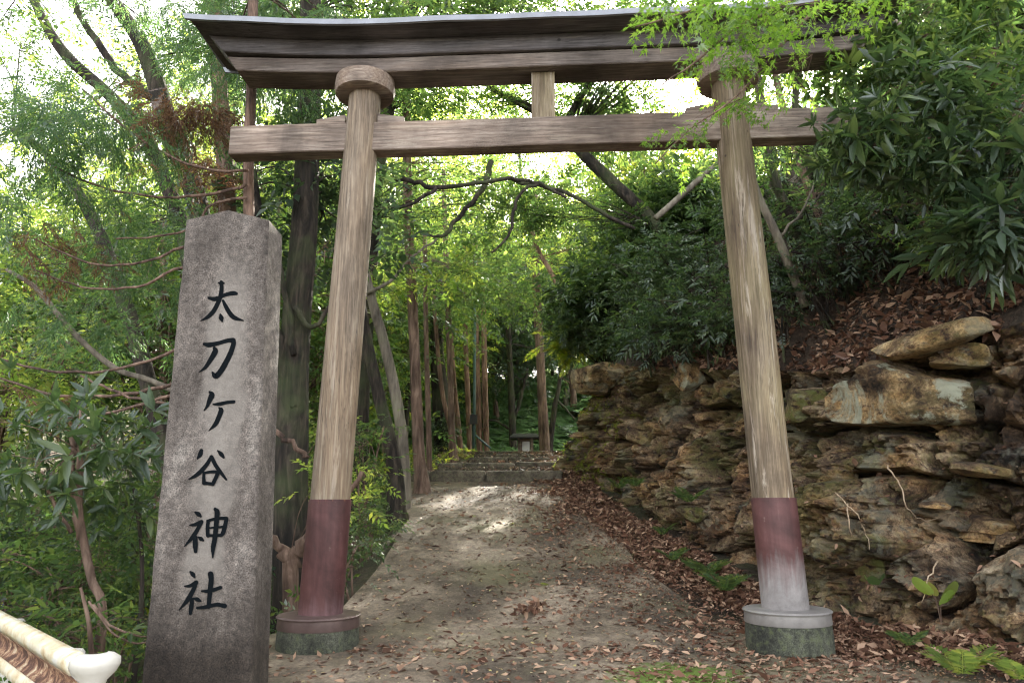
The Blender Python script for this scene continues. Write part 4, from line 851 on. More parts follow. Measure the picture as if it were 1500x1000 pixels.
# --- saplings and shrubs in the lower left
tree('leafy double stemmed sapling with large glossy leaves at the lower left', 5.6, [(150, 900, 13), (135, 850, 12), (122, 790, 12), (115, 740, 11), (118, 660, 9), (120, 600, 7)], 'brown', name='sapling', cat='sapling', seed=30, limbs=[(5.6, [(118, 790, 12), (108, 720, 10), (104, 640, 7)]), (5.5, [(105, 780, 7), (80, 740, 6), (60, 690, 4)])],
  crowns=[(70, 650, 5.5, (.65, .4, .38), 11, 9, WHORL, .19, 'gloss', dict(br=.006)), (140, 680, 5.8, (.4, .4, .4), 6, 8, WHORL, .17, 'gloss', dict(br=.006))])
tree('rust tipped low bush beneath the guard rail end', 5.0, [(135, 990, 8), (132, 930, 7), (128, 900, 6), (118, 860, 4)], 'brown', name='bush', cat='bush', seed=31, limbs=[(4.9, [(136, 885, 5), (160, 915, 4), (200, 930, 3), (214, 932, 2)]), (4.9, [(130, 880, 4), (165, 925, 3), (190, 940, 3), (214, 941, 2)])], crowns=[(150, 915, 5.2, (.3, .25, .12), 5, 7, SPRIG_LONG, .16, 'mid', dict(br=.004))])
tree('small upright shrub with tiny leaves at the left edge of the stone', 6.2, [(205, 905, 7), (208, 820, 6), (200, 740, 5), (190, 690, 4)], 'dark', name='bush', cat='bush', seed=32, crowns=[(195, 740, 6.3, (.35, .3, .55), 9, 20, SPRIG, .15, 'mid', dict(br=.005))])
def bush(label, px, py, Y, rad, ncl, per, tm, size, lk, seed, bark='brown', name='bush', cat='bush', group=None, stems=5, z0=None):
    r = np.random.default_rng(seed + 500); c = W(px, py, Y); b0_ = float(gz(c[0], c[1])) - .05 if z0 is None else z0
    T = thing(name, label, cat, (c[0], c[1], b0_), 0, group); mb = MB(); ml = MB(); top = np.array([0, 0, c[2] - b0_]); rad = np.array(rad, float)
    st = []
    for k_ in range(stems):
        a = r.normal(size=3) * rad * [.25, .25, 0]; e = top + r.normal(size=3) * rad * .35; m_ = (a + e) / 2 + r.normal(size=3) * .08 * rad.mean()
        add_tube(mb, smooth_path([a, m_, e], 5), np.linspace(.018, .008, 11) * min(1.5, .6 + rad.mean() * .6), 6, cap=False); st.append(e)
    foliage(ml, mb, top, rad, ncl, per, tm, size, np.array(st), r, br=.010)
    mb.build('stems', BK[bark], T); ml.build('crown', LF[lk], T); return T
bush('dense dark bush filling the bank below the cedar boughs', 40, 760, 8.2, (1.3, .9, .6), 30, 28, SPRIG, .20, 'mid', 1)
bush('fine leaved dark bush behind the lower left sapling', 160, 800, 8.0, (1.1, .8, .55), 26, 28, SPRIG, .18, 'dark', 2)
bush('yellow green sunlit bush low behind the left edge of the stone', 180, 870, 9.5, (1.0, .7, .4), 16, 24, SPRIG, .18, 'yellow', 3)
bush('bright low bush seen between the stone and the left gate pillar', 415, 700, 10.5, (.8, .6, .9), 16, 24, SPRIG, .20, 'bright', 4)
bush('glossy low shrub on the drop beside the left gate pillar', 508, 815, 7.6, (.22, .4, .22), 9, 14, SPRIG, .11, 'gloss', 5)
bush('small leaved shrub hanging over the left edge of the path', 540, 765, 9.2, (.25, .5, .22), 10, 15, SPRIG, .12, 'mid', 6)
bush('ragged shrub between the bent dark trunk and the gate pillar', 530, 660, 9.9, (.35, .5, .5), 9, 16, SPRIG, .15, 'mid', 7)
bush('leafy weeds below the guard rail at the bottom left', 60, 935, 5.7, (.6, .4, .12), 10, 12, SPRIG_LONG, .12, 'mid', 8)
bush('low scrub under the twin sapling stems', 90, 840, 6.8, (.9, .5, .35), 18, 22, SPRIG, .16, 'mid', 9)
bush('sunlit yellow bush at the foot of the slender trunks left of the steps', 600, 690, 15.5, (.8, .6, .3), 9, 20, SPRIG, .18, 'yellow', 10)
bush('low yellow green weeds by the top steps', 680, 668, 18.6, (.5, .4, .18), 8, 14, SPRIG, .15, 'yellow', 11)
bush('drooping fern tuft hanging from the cliff nose', 835, 500, 14.6, (.30, .3, .32), 10, 12, FROND, .28, 'yellow', 12, z0=float(W(835, 520, 14.6)[2]), stems=2)
bush('tall airy bush beyond the twin stemmed tree on the left slope', 20, 560, 12, (1.6, 1, 1.2), 22, 26, SPRIG, .26, 'bright', 13)

# --- big background trees: four kinds, copied over the valley and the far slope
def proto(label, h, cr, lk, bark, tm, size, ncl, per, seed):
    r = np.random.default_rng(seed); T = thing('background_tree', label, 'tree', (0, 0, 0)); mb = MB(); P = [(0, 0, -.5)] + [(.25 * math.sin(z * .5 + seed), .2 * math.cos(z * .4), z) for z in np.linspace(0, h * .9, 6)]
    P = smooth_path(P, 4); add_tube(mb, P, np.linspace(.16, .05, len(P)), 10, wob=.1, seed=seed); mb.build('trunk', BK[bark], T)
    ml, mbr = MB(), MB(); foliage(ml, mbr, (0, 0, h * .62), (cr, cr, h * .40), ncl, per, tm, size, P[8:], r, br=.035, shell=.35, clr=.26)
    mbr.build('branches', BK[bark], T); ml.build('crown', LF[lk], T); return T
PR = [proto('x', 8, 2.4, 'mid', 'brown', SPRIG, .42, 50, 24, 1), proto('x', 9, 2.6, 'bright', 'grey', SPRIG, .42, 46, 22, 2), proto('x', 9, 2.0, 'dark', 'cedar', CEDAR, .6, 50, 20, 3), proto('x', 7.5, 2.5, 'yellow', 'grey', SPRIG, .40, 44, 22, 4)]
PR.append(proto('x', 17, 3.6, 'bright', 'dark', SPRIG, .5, 46, 24, 5))
def low_proto():
    r = np.random.default_rng(77); T = thing('background_bush', 'x', 'bush'); mb, ml = MB(), MB(); add_tube(mb, [(0, 0, -.5), (0, 0, 2.2)], [.12, .05], 8); mb.build('trunk', BK['dark'], T)
    foliage(ml, None, (0, 0, 1.9), (3.2, 3.2, 2.3), 46, 26, SPRIG, .45, (0, 0, 1), r, br=0, shell=.3, clr=.26); ml.build('crown', LF['mid'], T); return T
PR.append(low_proto())
BT = [  # prototype, px of trunk, Y, scale, rot, label
 (5, 540, 42, 1.1, .2, 'low bush on the far rise behind the bent trunks'),
 (5, 615, 43, 1.2, 1.2, 'low bush on the far rise behind the straight dark trunk'),
 (5, 680, 43, 1.2, 2.2, 'low bush on the far rise behind the red trunks'),
 (5, 745, 44, 1.2, 3.2, 'low bush on the far rise behind the twin stemmed tree'),
 (5, 810, 43, 1.2, 4.2, 'low bush on the far rise right of the straight brown trunk'),
 (5, 470, 38, 1.1, 5.2, 'low bush on the far rise hidden by the left gate pillar'),
 (1, 700, 36, 1.2, .3, 'low bright tree on the fern slope behind the paired red trunks'),
 (1, 775, 39, 1.0, 1.3, 'green tree on the fern slope directly above the roofed board'),
 (3, 650, 39, 1.3, 2.3, 'yellow green tree on the fern slope left of the red trunks'),
 (1, 835, 36, 1.1, 3.3, 'bright tree on the fern slope touching the cliff nose'),
 (1, 740, 46, 1.4, 4.3, 'broad green tree closing the view at the centre'),
 (1, 600, 44, 1.6, 5.3, 'broad bright tree closing the view left of the steps'),
 (1, 520, 34, 1.3, .9, 'bright tree closing the gap behind the left gate pillar foot'),
 (1, 560, 24, 1.0, 0.3, 'bright green tree framed by the bent trunks right of the left gate pillar'),
 (3, 600, 30, 1.15, 1.9, 'yellow green sunlit tree far behind the straight dark trunk'),
 (0, 505, 19, 1.0, 2.2, 'medium green tree hidden behind the left gate pillar'),
 (1, 690, 38, 1.3, .8, 'pale sunlit tree on the far slope behind the red trunks'),
 (3, 760, 40, 1.3, 2.8, 'yellow green tree on the far slope above the roofed board'),
 (0, 830, 34, 1.2, 5.0, 'green tree behind the cliff nose'),
 (1, 950, 21, .9, 3.3, 'bright crowned tree rising behind the shrubs of the cliff top'),
 (0, 430, 15, .85, 1.2, 'leafy tree seen through the gap between stone and gate pillar'),
 (1, 330, 18, 1.1, 5.5, 'light green tree behind the top of the stone pillar'),
 (0, 230, 15, .95, .5, 'green tree beyond the leaning black trunks'),
 (1, 120, 17, 1.0, 2.9, 'light green tree in the middle of the left background'),
 (0, 10, 16, 1.0, 4.4, 'hazy green tree at the left edge'),
 (2, 380, 22, 1.2, 2.2, 'tall dark conifer behind the reddish cedar'),
 (3, 200, 26, 1.2, 3.7, 'yellowish tree far back on the left below the sky gaps'),
 (1, 60, 30, 1.4, 1.1, 'distant light tree at far left beneath the white sky'),
 (2, 730, 33, .95, .2, 'dark conifer behind the twin stemmed tree'),
 (0, 980, 21, 1.0, 1.5, 'green tree standing behind the hanging strut of the gate'),
 (3, 1180, 20, 1.15, .9, 'sunlit crown behind the right end of the gate roof'),
 (0, 800, 52, 1.5, 2.5, 'distant tree on top of the far slope right of centre'),
 (1, 560, 50, 1.5, .5, 'distant pale tree on top of the far slope left of centre'),
 (0, 320, 34, 1.3, 4.9, 'distant green tree behind the light green tree and the stone'),
 (0, 460, 30, 1.3, 3.0, 'tall green tree far behind the left gate pillar capital'),
 (4, 600, 26, 1.0, 1.0, 'very tall leafy tree whose crown fills the gap right of the left pillar top'),
 (4, 935, 33, 1.0, 3.0, 'very tall tree right of the strut, crown against white sky'),
 (4, 760, 36, 1.15, 2.0, 'very tall far tree whose crown fills the centre below the tie beam'),
 (4, 480, 21, .95, 4.0, 'very tall tree mostly hidden by the left gate pillar'),
 (4, 150, 23, 1.0, 1.7, 'very tall tree closing the sky gap at the upper left'),
 (4, 300, 24, 1.0, .5, 'very tall tree behind the left end of the gate roof'),
 (2, 870, 45, 1.3, 4.0, 'distant dark conifer on the far slope above the cliff nose'),
]
used = set()
for (k_, px, Y, sc, rz, lb) in BT:
    o = PR[k_] if k_ not in used else copy_tree(PR[k_]); used.add(k_)
    c = W(px, 600, Y); x_ = c[0]; z_ = float(gz(x_, Y))
    if 840 < px and Y < 27: z_ = max(z_, 5.0)
    o.location = (x_, Y, z_); o.rotation_euler = (0, 0, rz); o.scale = (sc,) * 3; o['label'] = lb; o['group'] = 'bushes on the far rise' if k_ == 5 else 'trees of the background wood'

for (yb, t, k_, sc, rz, lb) in [(6.2, .62, 0, .75, 1.0, 'tree rooted high on the slope at the upper right corner'), (8.0, .72, 2, .8, 2.0, 'dark conifer on the slope behind the right end of the gate roof'), (10.0, .6, 0, .8, 3.0, 'green tree on the slope above the hanging stems'), (11.5, .7, 1, .8, 4.0, 'bright tree on the slope behind the right pillar top'), (5.2, .5, 2, .6, .5, 'dark conifer at the right edge of the slope')]:
    o = copy_tree(PR[k_]); o.location = tuple(slope_pt(yb, t)); o.rotation_euler = (0, 0, rz); o.scale = (sc,) * 3; o['label'] = lb; o['group'] = 'trees of the background wood'

# overhead canopy above and beyond the gate: one tree on the left bank, one on the slope
tree('spreading tree whose green canopy hangs above the middle of the gate', 12.5, [(520, 800, 30), (528, 600, 26), (540, 400, 24), (560, 200, 22), (600, 30, 18), (640, -100, 14)], 'dark', seed=40,
  crowns=[(620, 20, 12, (1.9, 1.2, .9), 34, 26, SPRIG, .28, 'mid', dict(br=.02)), (830, 0, 12.5, (1.9, 1.2, .9), 32, 26, SPRIG, .28, 'mid', dict(br=.02)), (590, 150, 12.5, (1.0, 1.0, .6), 12, 24, SPRIG, .26, 'mid', dict(br=.02)), (700, 160, 14, (1.2, 1.0, .5), 8, 22, SPRIG, .26, 'bright', dict(br=.01)), (740, 290, 12.6, (1.0, .9, .4), 12, 22, SPRIG, .24, 'mid', dict(br=.012))],
  limbs=[(11, [(548, 262, 8), (600, 265, 7), (640, 275, 7), (700, 268, 6), (750, 262, 6), (790, 270, 5), (830, 290, 4)]), (11, [(640, 275, 6), (600, 300, 5), (560, 305, 5), (545, 308, 4)]), (11, [(790, 268, 6), (765, 280, 5), (752, 310, 5), (745, 345, 4), (720, 370, 3)]), (11.5, [(720, 235, 9), (705, 280, 8), (670, 320, 7), (650, 345, 6), (625, 345, 3)]), (11.5, [(750, 262, 6), (820, 280, 6), (880, 310, 6), (930, 335, 5)])])
tree('dark limbed tree on the slope with branches behind the middle strut', 13.5, [(1000, 420, 20), (960, 330, 19), (900, 270, 18), (850, 220, 17), (835, 190, 15), (790, 165, 13), (720, 130, 9)], 'dark', seed=41, root=False, limbs=[(13.4, [(830, 180, 13), (855, 135, 10), (880, 110, 7)]), (13.4, [(790, 168, 6), (745, 145, 5), (700, 118, 3)])],
  crowns=[(900, 160, 13.6, (1.3, 1.1, .5), 22, 26, SPRIG_LONG, .26, 'mid', dict(br=.015)), (740, 150, 13.6, (1.0, 1.0, .6), 14, 26, SPRIG, .26, 'mid', dict(br=.015)), (1020, 20, 12, (1.6, 1.0, .7), 26, 26, SPRIG, .26, 'mid', dict(br=.015)), (800, 320, 13.6, (1.1, .9, .5), 12, 26, SPRIG, .24, 'mid', dict(br=.012))])

# --- right: shrubs and stems on the slope
def slope_bush(label, px, py, rad, ncl, per, tm, size, lk, seed, bark='dark', name='shrub', cat='shrub', lift=.35, stems=6, lean=(-.25, -.15)):
    r = np.random.default_rng(seed + 900); b0_ = slope_hit(px, py + 30); rad = np.array(rad) * 1.18; T = thing(name, label, cat, tuple(b0_), 0, 'shrubs on the slope above the cliff' if name == 'shrub' else None); mb = MB(); ml = MB(); rad = np.array(rad, float)
    top = np.array([lean[0], lean[1], 0]) * rad.mean() * 2 + [0, 0, lift + rad[2] * .5]; st = []
    for k_ in range(stems):
        e = top + r.normal(size=3) * rad * .5; a = r.normal(size=3) * .08 - [0, 0, .1]; m_ = (a + e) / 2 + r.normal(size=3) * .12 * rad.mean() + [0, 0, .1]
        add_tube(mb, smooth_path([a, m_, e], 5), np.linspace(.016, .006, 11), 6, cap=False); st.append(e)
    globals()['OFF'] = b0_; foliage(ml, mb, top, rad, ncl, per, tm, size, np.array(st), r, br=.008, shell=.3, clr=.34); globals()['OFF'] = np.zeros(3)
    mb.build('stems', BK[bark], T); ml.build('foliage', LF[lk], T); return T
SB = [
 (900, 440, (.8, .8, .5), 26, 22, SPRIG_LONG, .28, 'gloss', 'glossy leaved shrub overhanging the cliff nose'),
 (960, 380, (.9, .8, .6), 28, 22, SPRIG_LONG, .28, 'gloss', 'broad glossy shrub left of the right pillar at mid height'),
 (1010, 300, (.8, .7, .6), 24, 22, SPRIG_LONG, .28, 'dark', 'dark glossy shrub just left of the right pillar below the tie beam'),
 (880, 350, (.9, .8, .5), 20, 22, SPRIG, .22, 'mid', 'mid green shrub at the left limit of the slope'),
 (930, 280, (1.0, .8, .5), 22, 22, SPRIG_LONG, .28, 'mid', 'leafy shrub under the tie beam between strut and right pillar'),
 (1180, 300, (.55, .5, .35), 12, 14, SPRIG, .15, 'dark', 'sparse dark shrub right behind the right pillar'),
 (1230, 220, (.55, .5, .4), 14, 16, SPRIG_LONG, .20, 'dark', 'dark shrub hiding the right end of the tie beam'),
 (1330, 210, (.60, .5, .45), 14, 16, SPRIG_LONG, .22, 'gloss', 'leafy shrub right of the tie beam end'),
 (1420, 100, (.6, .5, .5), 12, 14, SPRIG_LONG, .24, 'mid', 'shrub with long leaves in the upper right corner'),
 (1300, 90, (.6, .5, .4), 14, 16, SPRIG, .17, 'dark', 'fine leaved shrub by the right end of the gate roof'),
 (1470, 230, (.5, .4, .4), 12, 12, WHORL, .20, 'gloss', 'shrub with whorled leaves at the right edge'),
 (1390, 300, (.45, .4, .25), 9, 12, SPRIG_LONG, .17, 'dark', 'low dark shrub in the litter above the cliff slab'),
 (1250, 360, (.4, .35, .2), 8, 12, SPRIG, .13, 'dark', 'small dark shrub in the leaf litter right of the pillar'),
 (1080, 460, (.6, .5, .3), 14, 16, SPRIG, .13, 'dark', 'low dark shrub on the cliff edge left of the right pillar'),
 (1000, 480, (.6, .5, .3), 14, 16, SPRIG_LONG, .14, 'mid', 'low leafy shrub on the cliff edge above the grey boulder'),
 (1480, 20, (.7, .5, .5), 14, 14, BAMBOO, .3, 'mid', 'long leaved bamboo grass clump in the top right corner'),
 (1290, 160, (.35, .35, .35), 6, 8, BAMBOO, .24, 'mid', 'bright bamboo grass tuft beside the gate roof end'),
 (1450, 400, (.22, .2, .12), 3, 4, BAMBOO, .24, 'mid', 'long pointed leaves arching above the slab at the right edge'),
 (1245, 405, (.4, .35, .22), 10, 14, SPRIG, .12, 'dark', 'wiry low shrub in the middle of the leaf litter slope'),
 (1310, 385, (.4, .3, .22), 9, 13, SPRIG_LONG, .15, 'dark', 'dark low shrub left of the broad leaf rosette'),
 (1400, 395, (.35, .3, .2), 8, 12, SPRIG, .12, 'mid', 'small shrub between the slab and the right edge'),
 (1180, 430, (.4, .35, .25), 10, 14, SPRIG_LONG, .14, 'dark', 'dark shrub at knee height beside the right pillar'),
 (850, 520, (.45, .4, .3), 16, 18, SPRIG_LONG, .17, 'mid', 'shrub spilling over the very tip of the cliff nose'),
 (900, 520, (.5, .4, .3), 18, 18, SPRIG_LONG, .17, 'gloss', 'shrub drooping over the pale boulder of the nose'),
 (955, 520, (.5, .4, .3), 18, 18, SPRIG, .14, 'dark', 'dark fringe of leaves over the cliff edge, left part'),
 (1010, 510, (.5, .4, .3), 18, 18, SPRIG_LONG, .15, 'dark', 'dark fringe of leaves over the cliff edge above the grey boulder'),
 (1060, 500, (.45, .4, .28), 16, 16, SPRIG_LONG, .15, 'gloss', 'glossy fringe of leaves over the cliff edge at the right pillar'),
 (1150, 480, (.4, .35, .2), 10, 14, SPRIG, .11, 'dark', 'fine low shrub on the cliff edge right of the right pillar'),
 (1220, 440, (.4, .35, .22), 9, 12, SPRIG_LONG, .13, 'dark', 'straggling shrub in the litter above the mossy block'),
 (1200, 370, (.55, .45, .35), 14, 14, SPRIG_LONG, .16, 'gloss', 'upright shrub among dead leaves right of the stem bundle'),
 (1290, 250, (.55, .45, .35), 14, 14, SPRIG, .15, 'dark', 'tangled dark shrub below the tie beam end'),
 (1330, 340, (.35, .3, .2), 8, 12, SPRIG_LONG, .15, 'gloss', 'low shrub between the dead branch and the broad leaf rosette'),
 (1430, 350, (.4, .3, .22), 9, 12, SPRIG_LONG, .16, 'mid', 'low shrub right of the broad leaf rosette'),
 (1150, 250, (.6, .5, .45), 16, 16, SPRIG, .16, 'dark', 'dark shrub filling the gap behind the stem bundle'),
 (865, 480, (.6, .5, .35), 18, 20, SPRIG_LONG, .16, 'gloss', 'first shrub of the cliff top row, hanging over the nose'),
 (925, 470, (.6, .5, .35), 18, 20, SPRIG_LONG, .16, 'dark', 'second shrub of the cliff top row, darker than its neighbours'),
 (985, 430, (.7, .5, .45), 22, 20, SPRIG_LONG, .17, 'gloss', 'shrub behind the cliff top row with shining leaf tips'),
 (1040, 400, (.6, .5, .4), 18, 20, SPRIG, .15, 'dark', 'fine leaved shrub touching the left side of the right pillar'),
 (905, 400, (.8, .6, .5), 22, 22, SPRIG_LONG, .28, 'mid', 'shrub above the nose between the two leaning stems'),
 (1020, 350, (.7, .6, .5), 20, 20, SPRIG_LONG, .28, 'gloss', 'shrub with silvery leaf backs left of the right pillar'),
 (960, 320, (.8, .6, .5), 20, 20, SPRIG, .18, 'mid', 'rounded shrub below the bare slanting pole'),
 (1130, 330, (.5, .4, .4), 12, 14, SPRIG_LONG, .16, 'dark', 'shrub growing through the stem bundle'),
 (1150, 430, (.45, .4, .25), 10, 14, SPRIG, .12, 'dark', 'small shrub at the foot of the stem bundle'),
 (1270, 290, (.5, .4, .35), 12, 16, SPRIG_LONG, .17, 'gloss', 'shrub beside the dead branch on the slope'),
 (1350, 120, (.7, .5, .5), 18, 16, SPRIG_LONG, .20, 'dark', 'large dark shrub beneath the leaning grey limb'),
 (1400, 180, (.6, .5, .4), 14, 16, SPRIG, .16, 'mid', 'mid green shrub under the large dark shrub'),
 (1440, 20, (.8, .5, .5), 20, 16, SPRIG_LONG, .22, 'dark', 'dark leafy mass at the top edge left of the bamboo grass'),
 (1340, 30, (.8, .5, .5), 20, 16, SPRIG, .18, 'mid', 'leafy mass at the top edge right of the roof end'),
 (1480, 300, (.4, .35, .3), 8, 12, SPRIG_LONG, .18, 'gloss', 'shrub cut by the right edge above the pointed leaves'),
]
for i, (px, py, rad, ncl, per, tm, size, lk, lb) in enumerate(SB): slope_bush(lb, px, py, rad, ncl, per, tm, size, lk, i)
# the whorl of broad leaves above the slab
def plant(label, P, n, L, wd, lk, seed, name='plant', up=.5, spread=1.0, cat='plant', tm=None, zb=.15):
    r = np.random.default_rng(seed); T = thing(name, label, cat, tuple(P)); mb, ml = MB(), MB()
    for k_ in range(n):
        a = k_ / n * 2 * math.pi + r.uniform(-.3, .3); e = np.array([math.cos(a) * spread * L * .25, math.sin(a) * spread * L * .25, up * L * r.uniform(.6, 1)]); add_tube(mb, smooth_path([(0, 0, -.03), e * [.4, .4, .7], e], 4), [.003] * 9, 4, cap=False)
        D = np.array([[math.cos(a), math.sin(a), zb + r.uniform(-.2, .2)]]); place(ml, tm or leaf6(wd, .22), e[None], rot_from(D, np.array([r.uniform(-.4, .4)])), [L * r.uniform(.75, 1.1)])
    mb.build('stems', BK['brown'], T); ml.build('leaves', LF[lk], T); return T
plant('rosette of broad dark leaves hanging over the cliff top slab', slope_hit(1360, 392) + [-.1, -.15, .1], 9, .24, .34, 'gloss', 3)
plant('small rosette of leaves left of the broad dark rosette', slope_hit(1290, 400) + [-.05, -.1, .05], 7, .16, .36, 'gloss', 4)
plant('long thin leaves spraying from the slope at the right edge', slope_hit(1485, 380) + [-.1, -.15, .1], 8, .34, .2, 'mid', 5)
def round_leaf():
    v = [(0, 0, 0)] + [(.5 + .55 * math.cos(a), .55 * math.sin(a), -.06 * abs(math.sin(a))) for a in np.linspace(-2.75, 2.75, 13)]; return np.array(v), np.array([(0, i, i + 1) for i in range(1, 13)])
P = wall_hit(1375, 920); P[1] -= .25; P[0] -= .1
plant('pair of big round bright leaves on the bank at the lower right', P + [0, 0, .10], 4, .15, 1, 'bright', 6, tm=round_leaf(), up=1.3, zb=1.3)
P = wall_hit(1290, 860); plant('small round leaved plant at the foot of the bank behind the plinth', P + [-.1, -.15, 0], 3, .10, 1, 'mid', 7, tm=round_leaf(), up=.6, zb=1.2)
for i, (px, py, Y, n_, L, lb) in enumerate([(1410, 985, 4.95, 6, .24, 'bright green fern at the bottom right corner'), (1490, 965, 4.8, 5, .2, 'fern cut off by the right edge at the bottom'), (1060, 815, 7.3, 7, .26, 'pale fern at the cliff foot left of the right plinth'), (1035, 795, 7.9, 6, .24, 'dark fern next to the pale fern at the cliff foot'), (985, 800, 8.3, 5, .18, 'small fern low on the cliff foot beside the path litter'), (1330, 915, 5.7, 5, .16, 'little fern behind the right plinth'), (930, 712, 10.2, 6, .2, 'fern below the cream coloured stone'), (1010, 735, 8.6, 6, .22, 'bluish fern on the mossy stone'), (970, 765, 9.2, 5, .18, 'tiny fern in the shade at the cliff foot'), (908, 715, 11.0, 5, .2, 'tiny fern nearest the steps on the cliff foot')]):
    c = W(px, py, Y); c[0] = min(c[0], base_x(c[1]) - .02) ; c[2] = float(gz(c[0], c[1])) + .05 if i not in (6, 7, 9) else c[2]
    r = np.random.default_rng(i); T = thing('fern', lb, 'fern', tuple(c), 0, 'ferns along the cliff foot'); ml = MB(); a = np.linspace(0, 2 * math.pi, n_, False) + r.uniform(-.3, .3, n_)
    D = np.stack([np.cos(a), np.sin(a) + .2, np.full(n_, .95)], 1); place(ml, FROND[i % 2], np.zeros((n_, 3)), rot_from(D, r.normal(size=n_) * .2), L * 1.25 * r.uniform(.8, 1.15, n_)); ml.build('fronds', LF['mid' if i > 1 else 'bright'], T)
# stems on the slope
ST = [(8.6, [(1200, 430, 16), (1165, 330, 14), (1130, 250, 13), (1112, 130, 12), (1105, 60, 10)], 'dark stem bundle rising right behind the top of the right pillar'),
 (9.0, [(1235, 400, 12), (1190, 290, 11), (1160, 200, 10), (1138, 120, 9), (1130, 40, 7)], 'second slanting stem right of the right pillar'),
 (9.2, [(1200, 330, 12), (1180, 230, 11), (1165, 150, 10), (1180, 60, 8)], 'third slender stem crossing behind the tie beam'),
 (8.0, [(1180, 450, 13), (1140, 350, 12), (1105, 270, 10), (1085, 180, 8)], 'pale slanting stem emerging from behind the right pillar'),
 (9.5, [(1260, 300, 8), (1220, 200, 7), (1190, 150, 6), (1150, 90, 5)], 'thin stem leaning left under the roof end'),
 (7.6, [(1500, 130, 22), (1420, 100, 20), (1350, 60, 14), (1290, 20, 9)], 'leaning grey limb across the upper right corner'),
 (12, [(960, 320, 9), (1000, 285, 9), (1045, 245, 8), (1090, 215, 6)], 'straight bare pole slanting up behind the right pillar'),
 (7.3, [(1440, 280, 10), (1400, 300, 9), (1340, 300, 7), (1280, 310, 4)], 'dead branch lying on the slope right of the pillar')]
for i, (Y, pts, lb) in enumerate(ST): tree(lb, Y, pts, ['dark', 'brown', 'dark', 'grey', 'brown', 'grey', 'grey', 'brown'][i], name='stem', cat='tree stem' if i < 7 else 'dead branch', seed=60 + i, root=False, limbs=[(Y, [(pts[1][0], pts[1][1], 5), (pts[1][0] + 40, pts[1][1] - 50, 3), (pts[1][0] + 60, pts[1][1] - 110, 2)])] if i < 5 else [],
     crowns=[(pts[-1][0] + 20, pts[-1][1] + 10, Y, (.6, .6, .4), 8, 18, SPRIG, .18, 'mid', dict(br=.008))] if i < 5 else [])
# maple rooted on the slope right of the gate, its bright boughs hang in front of the roof
tree('maple with bright green drooping boughs in front of the right end of the gate roof', 4.8, [(1720, 300, 40), (1640, 120, 34), (1540, -20, 26), (1400, -90, 18), (1270, -60, 12)], 'brown', name='maple_tree', cat='maple tree', seed=70, root=False,
  limbs=[(4.8, [(1270, -60, 8), (1160, 0, 5), (1080, 40, 4), (1020, 90, 3), (960, 130, 2)]), (4.9, [(1270, -60, 8), (1150, 60, 4), (1080, 140, 3), (1010, 190, 2), (960, 240, 2)]), (4.7, [(1270, -60, 6), (1120, -20, 4), (1000, 20, 3), (930, 40, 2)])],
  crowns=[(1050, 5, 4.7, (.50, .3, .13), 12, 9, MAPLE, .17, 'maple', dict(att=(1120, -45, 4.7), br=.0022, droop=.5, clr=.35)), (1140, 50, 4.8, (.42, .3, .16), 13, 9, MAPLE, .17, 'maple', dict(att=(1210, 0, 4.8), br=.0022, droop=.5, clr=.35)), (1055, 75, 4.8, (.22, .2, .14), 6, 7, MAPLE, .15, 'maple', dict(att=(1125, 25, 4.8), br=.0022, droop=.6, clr=.4)), (1120, 130, 4.9, (.28, .2, .12), 6, 7, MAPLE, .15, 'maple', dict(att=(1190, 80, 4.9), br=.0022, droop=.6, clr=.4)), (1015, 195, 4.9, (.22, .2, .13), 4, 6, MAPLE, .14, 'maple', dict(att=(1085, 145, 4.9), br=.0022, droop=.7, clr=.4)), (1230, -10, 4.9, (.35, .3, .14), 8, 9, MAPLE, .17, 'maple', dict(att=(1300, -60, 4.9), br=.0022, droop=.5, clr=.4)), (990, 20, 4.7, (.2, .2, .07), 4, 7, MAPLE, .15, 'maple', dict(att=(1060, -30, 4.7), br=.0022, droop=.6, clr=.4))])

for i, (Y, pts, lb, lk, cr) in enumerate([
 (5.6, [(1600, 330, 26), (1500, 270, 20), (1400, 220, 14), (1310, 190, 9)], 'shrub with long dark leaves arching over the right end of the tie beam', 'gloss', [(1290, 190, .30), (1350, 150, .32), (1360, 240, .30), (1440, 200, .34), (1270, 225, .18)]),
 (5.9, [(1620, 250, 26), (1500, 160, 20), (1400, 90, 14), (1310, 70, 9)], 'shrub crowding the right end of the gate roof', 'mid', [(1290, 110, .26), (1330, 40, .34), (1420, 60, .38), (1390, 130, .30)]),
 (5.3, [(1640, 420, 22), (1560, 360, 16), (1490, 310, 10)], 'twiggy shrub reaching in from the right edge over the slope', 'dark', [(1480, 300, .26), (1440, 340, .18), (1490, 240, .26)])]):
    tree(lb, Y, pts, 'brown', name='overhanging_shrub', cat='shrub', seed=90 + i, root=False, crowns=[(a, b_, Y, (c_, c_ * .8, c_ * .75), 8, 11, SPRIG_LONG if q_ % 2 else WHORL, .25 if q_ % 2 else .17, lk, dict(att=(a + 70, b_ - 60, Y), br=.005, clr=.42)) for q_, (a, b_, c_) in enumerate(cr)])

